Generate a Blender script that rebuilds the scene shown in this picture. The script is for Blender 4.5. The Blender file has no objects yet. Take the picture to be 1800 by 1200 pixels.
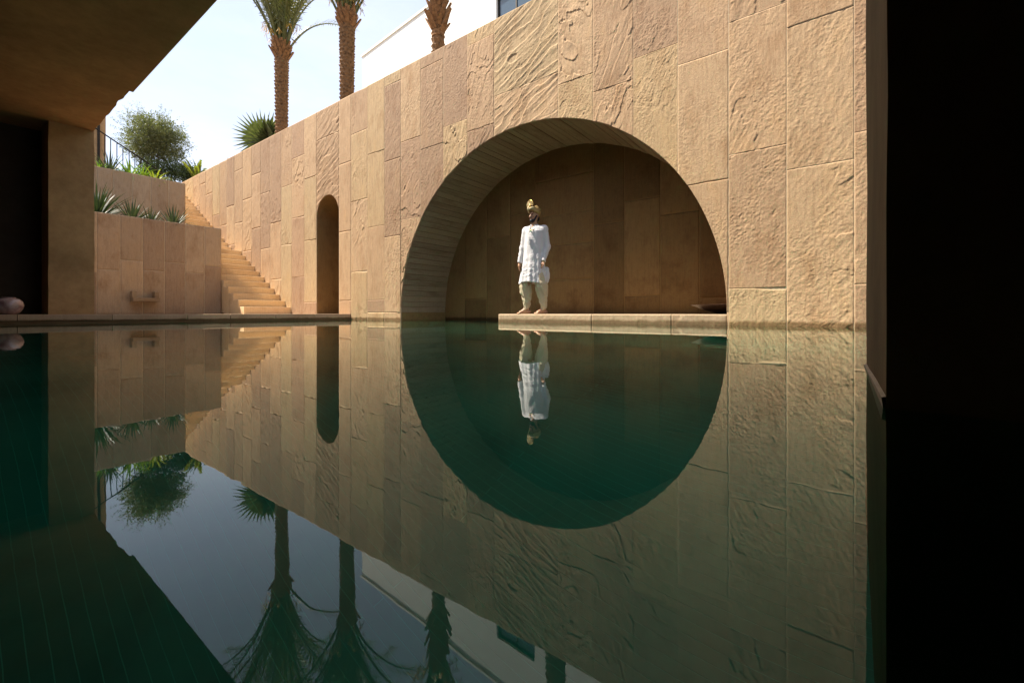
import bpy, math, random
import numpy as np
from mathutils import Vector, Matrix, Euler

random.seed(7)
rng = np.random.default_rng(11)
R = math.radians
scene = bpy.context.scene
col = scene.collection

# ------------------------------------------------------------------ camera
# world axes: x runs along the sandstone wall (right = +x), y points into the wall (its face is y = 0), water is z = 0
F = 770.0                      # focal length in pixels of the 1800 px wide photograph
HOR = 550.0                    # horizon row
KX = 10.08
NRM = math.hypot(1020.0, F)
SY, CY = F / NRM, 1020.0 / NRM
CAMY = -KX * SY
CAMZ = 0.157
cam_d = bpy.data.cameras.new('camera')
cam = bpy.data.objects.new('camera', cam_d)
col.objects.link(cam)
cam.location = (0, CAMY, CAMZ)
cam.rotation_euler = (R(90), 0, math.asin(SY))
cam_d.sensor_width = 36
cam_d.lens = F / 1800 * 36
cam_d.shift_y = -(600 - HOR) / 1800
cam_d.clip_start = 0.02
cam_d.clip_end = 2000
scene.camera = cam

# ------------------------------------------------------------------ world and sun
SUN = Vector((-0.55, -0.36, 1.0)).normalized()      # towards the sun
elev = math.asin(SUN.z)
azim = math.atan2(SUN.x, SUN.y)                     # clockwise from +y
world = bpy.data.worlds.new('World')
scene.world = world
world.use_nodes = True
nt = world.node_tree
nt.nodes.clear()
wo = nt.nodes.new('ShaderNodeOutputWorld')
bg = nt.nodes.new('ShaderNodeBackground')
sky = nt.nodes.new('ShaderNodeTexSky')
sky.sky_type = 'NISHITA'
sky.sun_disc = False
sky.sun_elevation = elev
sky.sun_rotation = azim
sky.air_density = 1.0
sky.dust_density = 1.2
sky.ozone_density = 1.0
geo = nt.nodes.new('ShaderNodeTexCoord')
mp = nt.nodes.new('ShaderNodeMapping')
mp.inputs['Scale'].default_value = (1.1, 1.1, 3.2)
cn = nt.nodes.new('ShaderNodeTexNoise')
cn.inputs['Scale'].default_value = 2.2
cn.inputs['Detail'].default_value = 7
cn.inputs['Roughness'].default_value = 0.6
cr = nt.nodes.new('ShaderNodeValToRGB')
cr.color_ramp.elements[0].position = 0.36
cr.color_ramp.elements[0].color = (0.5, 0.5, 0.5, 1)
cr.color_ramp.elements[1].position = 0.72
cr.color_ramp.elements[1].color = (0.8, 0.8, 0.8, 1)
mix = nt.nodes.new('ShaderNodeMixRGB')
mix.inputs[2].default_value = (4.9, 5.15, 6.0, 1)
nt.links.new(geo.outputs['Generated'], mp.inputs[0])
nt.links.new(mp.outputs[0], cn.inputs['Vector'])
nt.links.new(cn.outputs['Fac'], cr.inputs[0])
nt.links.new(cr.outputs[0], mix.inputs[0])
nt.links.new(sky.outputs[0], mix.inputs[1])
nt.links.new(mix.outputs[0], bg.inputs[0])
bg.inputs[1].default_value = 0.1
nt.links.new(bg.outputs[0], wo.inputs[0])

sun_d = bpy.data.lights.new('sun', 'SUN')
sun_d.energy = 5.0
sun_d.angle = R(0.5)
sun_d.color = (1.0, 0.92, 0.80)
sun = bpy.data.objects.new('sun', sun_d)
col.objects.link(sun)
sun.rotation_euler = SUN.to_track_quat('Z', 'Y').to_euler()
sun.location = (0, 0, 30)

vs = scene.view_settings
vs.view_transform = 'Standard'
vs.look = 'None'
vs.exposure = 1.25
vs.gamma = 1.0
scene.cycles.use_denoising = True
scene.cycles.max_bounces = 14
scene.cycles.diffuse_bounces = 7
scene.cycles.glossy_bounces = 5
scene.cycles.transparent_max_bounces = 16
scene.cycles.sample_clamp_indirect = 1.0

# ------------------------------------------------------------------ pixel helpers (used only to read positions off the photograph)
def ux(px, y):
    q = y - CAMY
    r = (px - 900) / F
    return q * (CY * r - SY) / (CY + SY * r)
def yx(px, u):
    r = (px - 900) / F
    return u * (CY + SY * r) / (CY * r - SY) + CAMY
def zx(py, u, y):
    Z = -SY * u + CY * (y - CAMY)
    return CAMZ + (HOR - py) / F * Z

# ------------------------------------------------------------------ noise
TAB = rng.random((256, 256))
def vnoise(x, y, s=0):
    x = np.asarray(x, float) + s * 17.31
    y = np.asarray(y, float) + s * 7.77
    ix = np.floor(x).astype(int); iy = np.floor(y).astype(int)
    fx = x - ix; fy = y - iy
    fx = fx * fx * (3 - 2 * fx); fy = fy * fy * (3 - 2 * fy)
    a = TAB[ix & 255, iy & 255]; b = TAB[(ix + 1) & 255, iy & 255]
    c = TAB[ix & 255, (iy + 1) & 255]; d = TAB[(ix + 1) & 255, (iy + 1) & 255]
    return (a * (1 - fx) + b * fx) * (1 - fy) + (c * (1 - fx) + d * fx) * fy
def fbm(x, y, o=4, s=0):
    t = 0; w = 0.5; n = 0
    for i in range(o):
        t = t + w * vnoise(x * 2 ** i, y * 2 ** i, s + i * 3.1)
        n += w; w *= 0.5
    return t / n

# ------------------------------------------------------------------ material helpers
def new_mat(name):
    m = bpy.data.materials.new(name)
    m.use_nodes = True
    t = m.node_tree
    b = t.nodes['Principled BSDF']
    return m, t, b
def N(t, kind, **kw):
    n = t.nodes.new(kind)
    for k, v in kw.items():
        if k in n.inputs: n.inputs[k].default_value = v
        else: setattr(n, k, v)
    return n
def ramp(t, fac, stops):
    r = t.nodes.new('ShaderNodeValToRGB')
    e = r.color_ramp.elements
    while len(e) < len(stops): e.new(0.5)
    for i, (p, c) in enumerate(stops):
        e[i].position = p
        e[i].color = (*c, 1) if len(c) == 3 else c
    t.links.new(fac, r.inputs[0])
    return r
def mixc(t, fac, a, b, mode='MIX'):
    m = t.nodes.new('ShaderNodeMixRGB'); m.blend_type = mode
    for i, v in ((0, fac), (1, a), (2, b)):
        if hasattr(v, 'is_linked') or hasattr(v, 'links'): t.links.new(v, m.inputs[i])
        elif isinstance(v, (int, float)): m.inputs[i].default_value = v
        else: m.inputs[i].default_value = (*v, 1)
    return m.outputs[0]

def stone_mat(name, tones, grain=0.5, rough=0.85, stretch=(1, 1, 1), streak=0.0, pos_scale=1.0, contrast=0.85, damp=False):
    """tones: list of colours; each piece takes one by its own random number, then veins and stains vary it"""
    m, t, b = new_mat(name)
    oi = N(t, 'ShaderNodeObjectInfo')
    n = len(tones)
    base = ramp(t, oi.outputs['Random'], [(i / n, c) for i, c in enumerate(tones)])
    base.color_ramp.interpolation = 'CONSTANT'
    g = N(t, 'ShaderNodeNewGeometry')
    off = t.nodes.new('ShaderNodeVectorMath'); off.operation = 'MULTIPLY_ADD'
    comb = t.nodes.new('ShaderNodeCombineXYZ')
    ml = t.nodes.new('ShaderNodeMath'); ml.operation = 'MULTIPLY'; ml.inputs[1].default_value = 37.0
    t.links.new(oi.outputs['Random'], ml.inputs[0])
    t.links.new(ml.outputs[0], comb.inputs[0]); t.links.new(ml.outputs[0], comb.inputs[2])
    t.links.new(g.outputs['Position'], off.inputs[0])
    off.inputs[1].default_value = (pos_scale,) * 3
    t.links.new(comb.outputs[0], off.inputs[2])
    mpn = N(t, 'ShaderNodeMapping')
    mpn.inputs['Scale'].default_value = stretch
    mpn.inputs['Rotation'].default_value = (0, R(22), 0)
    t.links.new(off.outputs[0], mpn.inputs[0])
    n1 = N(t, 'ShaderNodeTexNoise', Scale=1.7, Detail=8.0, Roughness=0.68)
    n2 = N(t, 'ShaderNodeTexNoise', Scale=30.0, Detail=6.0, Roughness=0.8)
    n3 = N(t, 'ShaderNodeTexNoise', Scale=120.0, Detail=3.0, Roughness=0.7)
    for q in (n1, n2): t.links.new(mpn.outputs[0], q.inputs['Vector'])
    t.links.new(off.outputs[0], n3.inputs['Vector'])
    s1 = ramp(t, n1.outputs['Fac'], [(0.28, (0.78, 0.70, 0.62)), (0.5, (1, 1, 1)), (0.74, (1.0, 0.95, 0.86))])
    mch = N(t, 'ShaderNodeMapping'); mch.inputs['Scale'].default_value = (34, 34, 4.0); mch.inputs['Rotation'].default_value = (R(8), R(24), R(10))
    t.links.new(off.outputs[0], mch.inputs[0])
    n4 = N(t, 'ShaderNodeTexNoise', Scale=1.0, Detail=4.0, Roughness=0.7); t.links.new(mch.outputs[0], n4.inputs['Vector'])
    s4 = ramp(t, n4.outputs['Fac'], [(0.34, (0.80, 0.78, 0.76)), (0.5, (1, 1, 1)), (0.68, (1.10, 1.09, 1.07))])
    s2 = ramp(t, n2.outputs['Fac'], [(0.27, (0.50, 0.45, 0.40)), (0.40, (0.93, 0.92, 0.91)), (0.68, (1.10, 1.10, 1.10))])
    s3 = ramp(t, n3.outputs['Fac'], [(0.3, (0.82, 0.80, 0.78)), (0.65, (1.08, 1.08, 1.08))])
    c = mixc(t, min(1.0, contrast), base.outputs[0], s1.outputs[0], 'MULTIPLY')
    if contrast > 1: c = mixc(t, contrast - 1, c, s1.outputs[0], 'MULTIPLY')
    c = mixc(t, min(1.0, grain), c, s2.outputs[0], 'MULTIPLY')
    c = mixc(t, min(1.0, grain), c, s4.outputs[0], 'MULTIPLY')
    c = mixc(t, 0.55, c, s3.outputs[0], 'MULTIPLY')
    if streak:
        w = N(t, 'ShaderNodeTexNoise', Scale=3.0, Detail=4.0, Roughness=0.6)
        mw = N(t, 'ShaderNodeMapping'); mw.inputs['Scale'].default_value = (5.0, 5.0, 0.35)
        t.links.new(g.outputs['Position'], mw.inputs[0]); t.links.new(mw.outputs[0], w.inputs['Vector'])
        sw = ramp(t, w.outputs['Fac'], [(0.42, (1, 1, 1)), (0.62, (0.62, 0.56, 0.5))])
        c = mixc(t, streak, c, sw.outputs[0], 'MULTIPLY')
    if damp:       # lime and algae stain left by the water, a hand's breadth high
        sx = N(t, 'ShaderNodeSeparateXYZ'); t.links.new(g.outputs['Position'], sx.inputs[0])
        nd = N(t, 'ShaderNodeTexNoise', Scale=5.0, Detail=5.0, Roughness=0.7); t.links.new(g.outputs['Position'], nd.inputs['Vector'])
        ma = t.nodes.new('ShaderNodeMath'); ma.operation = 'MULTIPLY_ADD'; ma.inputs[1].default_value = -0.07
        t.links.new(nd.outputs['Fac'], ma.inputs[0]); t.links.new(sx.outputs['Z'], ma.inputs[2])
        dr_ = ramp(t, ma.outputs[0], [(0.0, (0.40, 0.36, 0.28)), (0.012, (0.62, 0.58, 0.50)), (0.035, (1, 1, 1))])
        c = mixc(t, 1.0, c, dr_.outputs[0], 'MULTIPLY')
    t.links.new(c, b.inputs['Base Color'])
    b.inputs['Roughness'].default_value = rough
    b.inputs['Specular IOR Level'].default_value = 0.25
    bm1 = N(t, 'ShaderNodeBump'); bm1.inputs['Strength'].default_value = grain; bm1.inputs['Distance'].default_value = 0.007
    bm2 = N(t, 'ShaderNodeBump'); bm2.inputs['Strength'].default_value = grain; bm2.inputs['Distance'].default_value = 0.004
    t.links.new(n2.outputs['Fac'], bm1.inputs['Height'])
    t.links.new(n3.outputs['Fac'], bm2.inputs['Height'])
    bm3 = N(t, 'ShaderNodeBump'); bm3.inputs['Strength'].default_value = grain; bm3.inputs['Distance'].default_value = 0.005
    t.links.new(n4.outputs['Fac'], bm3.inputs['Height']); t.links.new(bm3.outputs[0], bm1.inputs['Normal'])
    t.links.new(bm1.outputs[0], bm2.inputs['Normal'])
    t.links.new(bm2.outputs[0], b.inputs['Normal'])
    return m

def simple_mat(name, colr, rough=0.8, vary=0.15, scale=8.0, bump=0.0, metal=0.0, bscale=None, spec=0.3):
    m, t, b = new_mat(name)
    g = N(t, 'ShaderNodeNewGeometry')
    n = N(t, 'ShaderNodeTexNoise', Scale=scale, Detail=5.0, Roughness=0.6)
    t.links.new(g.outputs['Position'], n.inputs['Vector'])
    lo = tuple(max(0, c * (1 - 2 * vary)) for c in colr); hi = tuple(c * (1 + vary) for c in colr)
    r = ramp(t, n.outputs['Fac'], [(0.3, lo), (0.5, colr), (0.72, hi)])
    t.links.new(r.outputs[0], b.inputs['Base Color'])
    b.inputs['Roughness'].default_value = rough
    b.inputs['Metallic'].default_value = metal
    b.inputs['Specular IOR Level'].default_value = spec
    if bump:
        n2 = N(t, 'ShaderNodeTexNoise', Scale=bscale or scale * 6, Detail=4.0, Roughness=0.65)
        t.links.new(g.outputs['Position'], n2.inputs['Vector'])
        bm = N(t, 'ShaderNodeBump'); bm.inputs['Strength'].default_value = bump; bm.inputs['Distance'].default_value = 0.01
        t.links.new(n2.outputs['Fac'], bm.inputs['Height'])
        t.links.new(bm.outputs[0], b.inputs['Normal'])
    return m

def leaf_mat(name, c1, c2, trans=0.35, rough=0.5):
    m, t, b = new_mat(name)
    g = N(t, 'ShaderNodeNewGeometry')
    n = N(t, 'ShaderNodeTexNoise', Scale=9.0, Detail=3.0)
    t.links.new(g.outputs['Position'], n.inputs['Vector'])
    r = ramp(t, n.outputs['Fac'], [(0.35, c1), (0.65, c2)])
    t.links.new(r.outputs[0], b.inputs['Base Color'])
    b.inputs['Roughness'].default_value = rough
    tr = N(t, 'ShaderNodeBsdfTranslucent')
    br = mixc(t, 1.0, r.outputs[0], (1.3, 1.5, 0.6), 'MULTIPLY')
    t.links.new(br, tr.inputs[0])
    mx = t.nodes.new('ShaderNodeMixShader'); mx.inputs[0].default_value = trans
    out = [k for k in t.nodes if k.type == 'OUTPUT_MATERIAL'][0]
    t.links.new(b.outputs[0], mx.inputs[1]); t.links.new(tr.outputs[0], mx.inputs[2])
    t.links.new(mx.outputs[0], out.inputs['Surface'])
    return m

SAND = [(0.435, 0.290, 0.166), (0.39, 0.258, 0.150), (0.435, 0.303, 0.165), (0.345, 0.225, 0.134), (0.45, 0.306, 0.178),
        (0.415, 0.275, 0.160), (0.33, 0.215, 0.130), (0.42, 0.300, 0.168), (0.38, 0.247, 0.146), (0.445, 0.303, 0.174), (0.36, 0.234, 0.142)]
M = {}
M['sand'] = stone_mat('sandstone', SAND, grain=0.8, stretch=(1.6, 1.0, 0.7), damp=True, contrast=1.15)
M['sand_smooth'] = stone_mat('sandstone_sawn', [(0.42, 0.305, 0.195), (0.385, 0.28, 0.18), (0.44, 0.325, 0.21), (0.34, 0.24, 0.155)], grain=0.6, stretch=(1, 1.2, 0.8), contrast=1.3)
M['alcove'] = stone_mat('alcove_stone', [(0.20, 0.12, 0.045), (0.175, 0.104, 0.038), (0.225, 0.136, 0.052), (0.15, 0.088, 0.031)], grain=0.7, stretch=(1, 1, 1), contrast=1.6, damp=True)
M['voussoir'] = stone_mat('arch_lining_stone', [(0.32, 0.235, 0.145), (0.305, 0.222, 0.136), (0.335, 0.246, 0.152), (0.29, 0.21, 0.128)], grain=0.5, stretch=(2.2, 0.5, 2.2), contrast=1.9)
M['step'] = stone_mat('stair_stone', [(0.70, 0.51, 0.29), (0.67, 0.49, 0.275), (0.72, 0.525, 0.305), (0.63, 0.455, 0.255)], grain=0.3, stretch=(1, 0.6, 1), contrast=1.2)
M['coping'] = stone_mat('coping_stone', [(0.43, 0.30, 0.195), (0.46, 0.325, 0.21), (0.40, 0.28, 0.18)], grain=0.4, damp=True)
M['platform'] = stone_mat('platform_stone', [(0.36, 0.27, 0.17), (0.34, 0.25, 0.16), (0.38, 0.285, 0.185)], grain=0.6, damp=True)
M['mortar'] = simple_mat('mortar', (0.55, 0.42, 0.27), 0.9, 0.1, 20)
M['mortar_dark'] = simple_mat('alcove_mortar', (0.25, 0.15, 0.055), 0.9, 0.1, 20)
M['soil'] = simple_mat('soil', (0.10, 0.07, 0.045), 0.95, 0.3, 6, 0.6)
M['ground'] = simple_mat('garden_earth', (0.22, 0.17, 0.11), 0.95, 0.25, 1.5, 0.5)
M['white'] = simple_mat('white_render', (0.80, 0.78, 0.73), 0.85, 0.03, 2.0, 0.05)
M['metal'] = simple_mat('dark_iron', (0.035, 0.028, 0.022), 0.5, 0.2, 20, metal=0.6)
M['bronze'] = simple_mat('dark_bronze', (0.05, 0.025, 0.015), 0.45, 0.3, 12, 0.2, metal=0.5)
M['copper'] = simple_mat('copper_inside', (0.35, 0.13, 0.04), 0.45, 0.3, 12, metal=0.7)

def plaster(name, colr):
    m, t, b = new_mat(name)
    g = N(t, 'ShaderNodeNewGeometry')
    n1 = N(t, 'ShaderNodeTexNoise', Scale=1.3, Detail=7.0, Roughness=0.65)
    n2 = N(t, 'ShaderNodeTexNoise', Scale=7.0, Detail=6.0, Roughness=0.7)
    n3 = N(t, 'ShaderNodeTexVoronoi', Scale=26.0)
    for q in (n1, n2, n3): t.links.new(g.outputs['Position'], q.inputs['Vector'])
    c1 = ramp(t, n1.outputs['Fac'], [(0.3, tuple(c * 0.72 for c in colr)), (0.55, colr), (0.75, tuple(c * 1.22 for c in colr))])
    c2 = ramp(t, n2.outputs['Fac'], [(0.35, (0.85, 0.83, 0.8)), (0.6, (1.05, 1.05, 1.05))])
    c = mixc(t, 0.8, c1.outputs[0], c2.outputs[0], 'MULTIPLY')
    t.links.new(c, b.inputs['Base Color'])
    b.inputs['Roughness'].default_value = 0.9
    b.inputs['Specular IOR Level'].default_value = 0.15
    bm = N(t, 'ShaderNodeBump'); bm.inputs['Strength'].default_value = 0.35; bm.inputs['Distance'].default_value = 0.012
    t.links.new(n2.outputs['Fac'], bm.inputs['Height']); t.links.new(bm.outputs[0], b.inputs['Normal'])
    return m
M['plaster'] = plaster('brown_plaster', (0.41, 0.265, 0.125))
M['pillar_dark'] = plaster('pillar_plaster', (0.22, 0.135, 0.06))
M['soffit'] = plaster('soffit_plaster', (0.39, 0.225, 0.10))
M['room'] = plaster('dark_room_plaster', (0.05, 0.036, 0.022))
M['tanwall'] = plaster('tan_plaster', (0.45, 0.28, 0.14))

# water: a mirror by Fresnel over a green, see-through body
m, t, b = new_mat('pool_water')
t.nodes.remove(b)
out = [k for k in t.nodes if k.type == 'OUTPUT_MATERIAL'][0]
g = N(t, 'ShaderNodeNewGeometry')
w1 = N(t, 'ShaderNodeTexNoise', Scale=2.6, Detail=2.0, Roughness=0.5)
w2 = N(t, 'ShaderNodeTexNoise', Scale=16.0, Detail=2.0, Roughness=0.5)
t.links.new(g.outputs['Position'], w1.inputs['Vector']); t.links.new(g.outputs['Position'], w2.inputs['Vector'])
b1 = N(t, 'ShaderNodeBump'); b1.inputs['Strength'].default_value = 1.0; b1.inputs['Distance'].default_value = 0.0003
b2 = N(t, 'ShaderNodeBump'); b2.inputs['Strength'].default_value = 1.0; b2.inputs['Distance'].default_value = 0.00010
t.links.new(w1.outputs['Fac'], b1.inputs['Height']); t.links.new(w2.outputs['Fac'], b2.inputs['Height'])
t.links.new(b1.outputs[0], b2.inputs['Normal'])
fr = N(t, 'ShaderNodeFresnel', IOR=1.36); t.links.new(b2.outputs[0], fr.inputs['Normal'])
gl = N(t, 'ShaderNodeBsdfGlossy'); gl.inputs['Roughness'].default_value = 0.0; gl.inputs['Color'].default_value = (0.97, 1.0, 0.97, 1)
t.links.new(b2.outputs[0], gl.inputs['Normal'])
tp = N(t, 'ShaderNodeBsdfRefraction'); tp.inputs['IOR'].default_value = 1.33; tp.inputs['Roughness'].default_value = 0.0; tp.inputs['Color'].default_value = (0.45, 0.84, 0.74, 1)
t.links.new(b2.outputs[0], tp.inputs['Normal'])
mx = t.nodes.new('ShaderNodeMixShader')
t.links.new(fr.outputs[0], mx.inputs[0]); t.links.new(tp.outputs[0], mx.inputs[1]); t.links.new(gl.outputs[0], mx.inputs[2])
t.links.new(mx.outputs[0], out.inputs['Surface'])
M['water'] = m
M['tile'] = simple_mat('pool_tile', (0.045, 0.215, 0.16), 0.5, 0.3, 1.2)
M['grout'] = simple_mat('pool_grout', (0.08, 0.36, 0.28), 0.8, 0.2, 5)

# ------------------------------------------------------------------ mesh helpers
def tag(o, label=None, cat=None, group=None, kind=None):
    if label: o['label'] = label
    if cat: o['category'] = cat
    if group: o['group'] = group
    if kind: o['kind'] = kind
    return o
def mesh_np(name, v, quads, smooth=False):
    v = np.asarray(v, np.float32); f = np.asarray(quads, np.int32)
    me = bpy.data.meshes.new(name)
    me.vertices.add(len(v)); me.vertices.foreach_set('co', v.ravel())
    k = f.shape[1]
    me.loops.add(f.size); me.loops.foreach_set('vertex_index', f.ravel())
    me.polygons.add(len(f))
    me.polygons.foreach_set('loop_start', np.arange(0, f.size, k, dtype=np.int32))
    me.polygons.foreach_set('loop_total', np.full(len(f), k, np.int32))
    if smooth: me.polygons.foreach_set('use_smooth', np.ones(len(f), bool))
    me.update(calc_edges=True)
    return me
def obj(name, me, mat=None, parent=None, loc=None):
    o = bpy.data.objects.new(name, me)
    col.objects.link(o)
    if mat is not None and not me.materials: me.materials.append(mat if not isinstance(mat, str) else M[mat])
    if parent is not None: o.parent = parent
    if loc is not None: o.location = loc
    return o
def empty(name, loc=(0, 0, 0), label=None, cat=None, group=None):
    o = bpy.data.objects.new(name, None)
    col.objects.link(o); o.location = loc; o.empty_display_size = 0.2
    return tag(o, label, cat, group)

class MB:
    """collects polygons for one mesh"""
    def __init__(s): s.v = []; s.f = []
    def poly(s, pts):
        i = len(s.v); s.v += [tuple(p) for p in pts]; s.f.append(tuple(range(i, i + len(pts)))); return s
    def box(s, x0, x1, y0, y1, z0, z1, bev=0.0):
        if bev <= 0:
            i = len(s.v)
            s.v += [(x, y, z) for x in (x0, x1) for y in (y0, y1) for z in (z0, z1)]
            for q in ((0, 1, 3, 2), (4, 6, 7, 5), (0, 4, 5, 1), (2, 3, 7, 6), (0, 2, 6, 4), (1, 5, 7, 3)):
                s.f.append(tuple(i + k for k in q))
            return s
        # chamfered box: 24 vertices
        X = (x0, x1); Y = (y0, y1); Z = (z0, z1); i0 = len(s.v); idx = {}
        for a in (0, 1):
            for b_ in (0, 1):
                for c in (0, 1):
                    sx = bev if a == 0 else -bev; sy = bev if b_ == 0 else -bev; sz = bev if c == 0 else -bev
                    for k, p in enumerate(((X[a], Y[b_] + sy, Z[c] + sz), (X[a] + sx, Y[b_], Z[c] + sz), (X[a] + sx, Y[b_] + sy, Z[c]))):
                        idx[a, b_, c, k] = len(s.v); s.v.append(p)
        I = idx
        for a in (0, 1):
            q = [I[a, 0, 0, 0], I[a, 1, 0, 0], I[a, 1, 1, 0], I[a, 0, 1, 0]]; s.f.append(tuple(q if a else q[::-1]))
            q = [I[0, a, 0, 1], I[0, a, 1, 1], I[1, a, 1, 1], I[1, a, 0, 1]]; s.f.append(tuple(q if a else q[::-1]))
            q = [I[0, 0, a, 2], I[1, 0, a, 2], I[1, 1, a, 2], I[0, 1, a, 2]]; s.f.append(tuple(q if a else q[::-1]))
        for b_ in (0, 1):
            for c in (0, 1):
                s.f.append((I[0, b_, c, 1], I[1, b_, c, 1], I[1, b_, c, 2], I[0, b_, c, 2]))
        for a in (0, 1):
            for c in (0, 1):
                s.f.append((I[a, 0, c, 0], I[a, 1, c, 0], I[a, 1, c, 2], I[a, 0, c, 2]))
            for b_ in (0, 1):
                s.f.append((I[a, b_, 0, 0], I[a, b_, 1, 0], I[a, b_, 1, 1], I[a, b_, 0, 1]))
                for c in (0, 1):
                    s.f.append((I[a, b_, c, 0], I[a, b_, c, 1], I[a, b_, c, 2]))
        return s
    def tube(s, pts, rad, n=8, cap=True):
        pts = [Vector(p) for p in pts]
        if not hasattr(rad, '__len__'): rad = [rad] * len(pts)
        rings = []
        for k, p in enumerate(pts):
            d = (pts[min(k + 1, len(pts) - 1)] - pts[max(k - 1, 0)]).normalized()
            a = d.orthogonal().normalized() if k == 0 else (pa - d * pa.dot(d)).normalized()
            pa = a; b_ = d.cross(a)
            i = len(s.v)
            for j in range(n):
                w = 2 * math.pi * j / n
                s.v.append(tuple(p + (a * math.cos(w) + b_ * math.sin(w)) * rad[k]))
            rings.append(i)
        for r0, r1 in zip(rings, rings[1:]):
            for j in range(n):
                s.f.append((r0 + j, r0 + (j + 1) % n, r1 + (j + 1) % n, r1 + j))
        if cap:
            s.f.append(tuple(rings[0] + j for j in range(n))[::-1]); s.f.append(tuple(rings[-1] + j for j in range(n)))
        return s
    def lathe(s, prof, n=32, c=(0, 0, 0)):
        i0 = len(s.v)
        for r, z in prof:
            for j in range(n):
                w = 2 * math.pi * j / n
                s.v.append((c[0] + r * math.cos(w), c[1] + r * math.sin(w), c[2] + z))
        for k in range(len(prof) - 1):
            for j in range(n):
                s.f.append((i0 + k * n + j, i0 + k * n + (j + 1) % n, i0 + (k + 1) * n + (j + 1) % n, i0 + (k + 1) * n + j))
        return s
    def mesh(s, name, smooth=False, fix=True):
        me = bpy.data.meshes.new(name)
        me.from_pydata(s.v, [], s.f); me.update()
        if fix:
            import bmesh
            bm = bmesh.new(); bm.from_mesh(me); bmesh.ops.recalc_face_normals(bm, faces=bm.faces); bm.to_mesh(me); bm.free()
        if smooth: me.polygons.foreach_set('use_smooth', np.ones(len(me.polygons), bool))
        return me
    def obj(s, name, mat, parent=None, smooth=False, loc=None):
        return obj(name, s.mesh(name, smooth), mat, parent, loc)
def boxobj(name, mat, b, parent=None, bev=0.0):
    return MB().box(*b, bev=bev).obj(name, mat, parent)

# ------------------------------------------------------------------ riven stone slabs: real relief on every slab
def relief(a, z, kind, seed):
    r = random.Random(seed)
    ph = R(r.uniform(52, 78)) * (1 if r.random() < 0.85 else -1)
    ox, oz = r.uniform(0, 200), r.uniform(0, 200)
    p = a * math.cos(ph) + z * math.sin(ph) + ox          # along the strata
    q = -a * math.sin(ph) + z * math.cos(ph) + oz
    fine = fbm(p * 26, q * 52, 3, 2) - 0.5
    grit = fbm(a * 52 + ox, z * 58 + oz, 2, 9) - 0.5
    mod_ = np.clip(fbm(a * 1.9 + ox * 1.3, z * 1.5 + oz, 3, 7) * 3.2 - 1.05, 0.22, 1.15)      # worn smooth in places
    fine = fine * mod_; grit = grit * mod_
    def saws(t_, cut_):       # long gentle ramps that end in a sharp drop: the ledges of split stone
        fr_ = t_ - np.floor(t_)
        return np.where(fr_ < cut_, fr_ / cut_, (1 - fr_) / (1 - cut_)) - 0.5
    if kind == 'riven':
        w = fbm(p * 0.8, q * 2.6, 5, 1) * 0.85 + fbm(a * 1.9 + ox, z * 1.9 + oz, 5, 5) * 0.5
        mask = np.clip((fbm(a * 1.3 + oz, z * 1.0 + ox, 4, 4) - 0.40) * 4, 0, 1)
        sgn = 1 if r.random() < 0.6 else -1
        led = saws(w * r.choice([4, 5, 7]) * sgn, 0.93)
        ridg = fbm(p * 6, q * 34, 3, 8) - 0.5
        return led * r.uniform(0.008, 0.014) * mask + ridg * 0.007 * (0.25 + 0.75 * mask) + fine * 0.005 + grit * 0.006
    if kind == 'strata':
        ph = R(r.uniform(24, 36)); p = a * math.cos(ph) + z * math.sin(ph) + ox; q = -a * math.sin(ph) + z * math.cos(ph) + oz
        w = q * 5.0 + fbm(p * 1.1, q * 2.0, 4, 1) * 4.0
        led = saws(w, 0.9)
        big = np.clip((fbm(p * 0.8, q * 1.4, 3, 3) - 0.40) * 5, 0.1, 1)
        ridg = fbm(p * 3.5, q * 26, 4, 8) - 0.5
        return led * 0.015 * big + ridg * 0.011 + fine * 0.005 + grit * 0.004
    if kind == 'pitted':
        w = fbm(p * 7, q * 12, 4, 1)
        big = np.clip((fbm(a * 1.7 + ox, z * 1.7 + oz, 3, 6) - 0.42) * 5, 0, 1)
        pit = np.clip((0.46 - w) * 12, 0, 1)
        return -pit * 0.012 * big + fine * 0.008 + grit * 0.006
    if kind == 'pebbly':
        return (fbm(p * 9, q * 30, 4, 1) - 0.5) * 0.007 + (fbm(a * 1.3 + ox, z * 1.3 + oz, 2, 6) - 0.5) * 0.005 + fine * 0.005 + grit * 0.007
    return (fbm(p * 1.2, q * 2.2, 3, 1) - 0.5) * 0.004 + fine * 0.003 + grit * 0.004     # sawn

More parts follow.
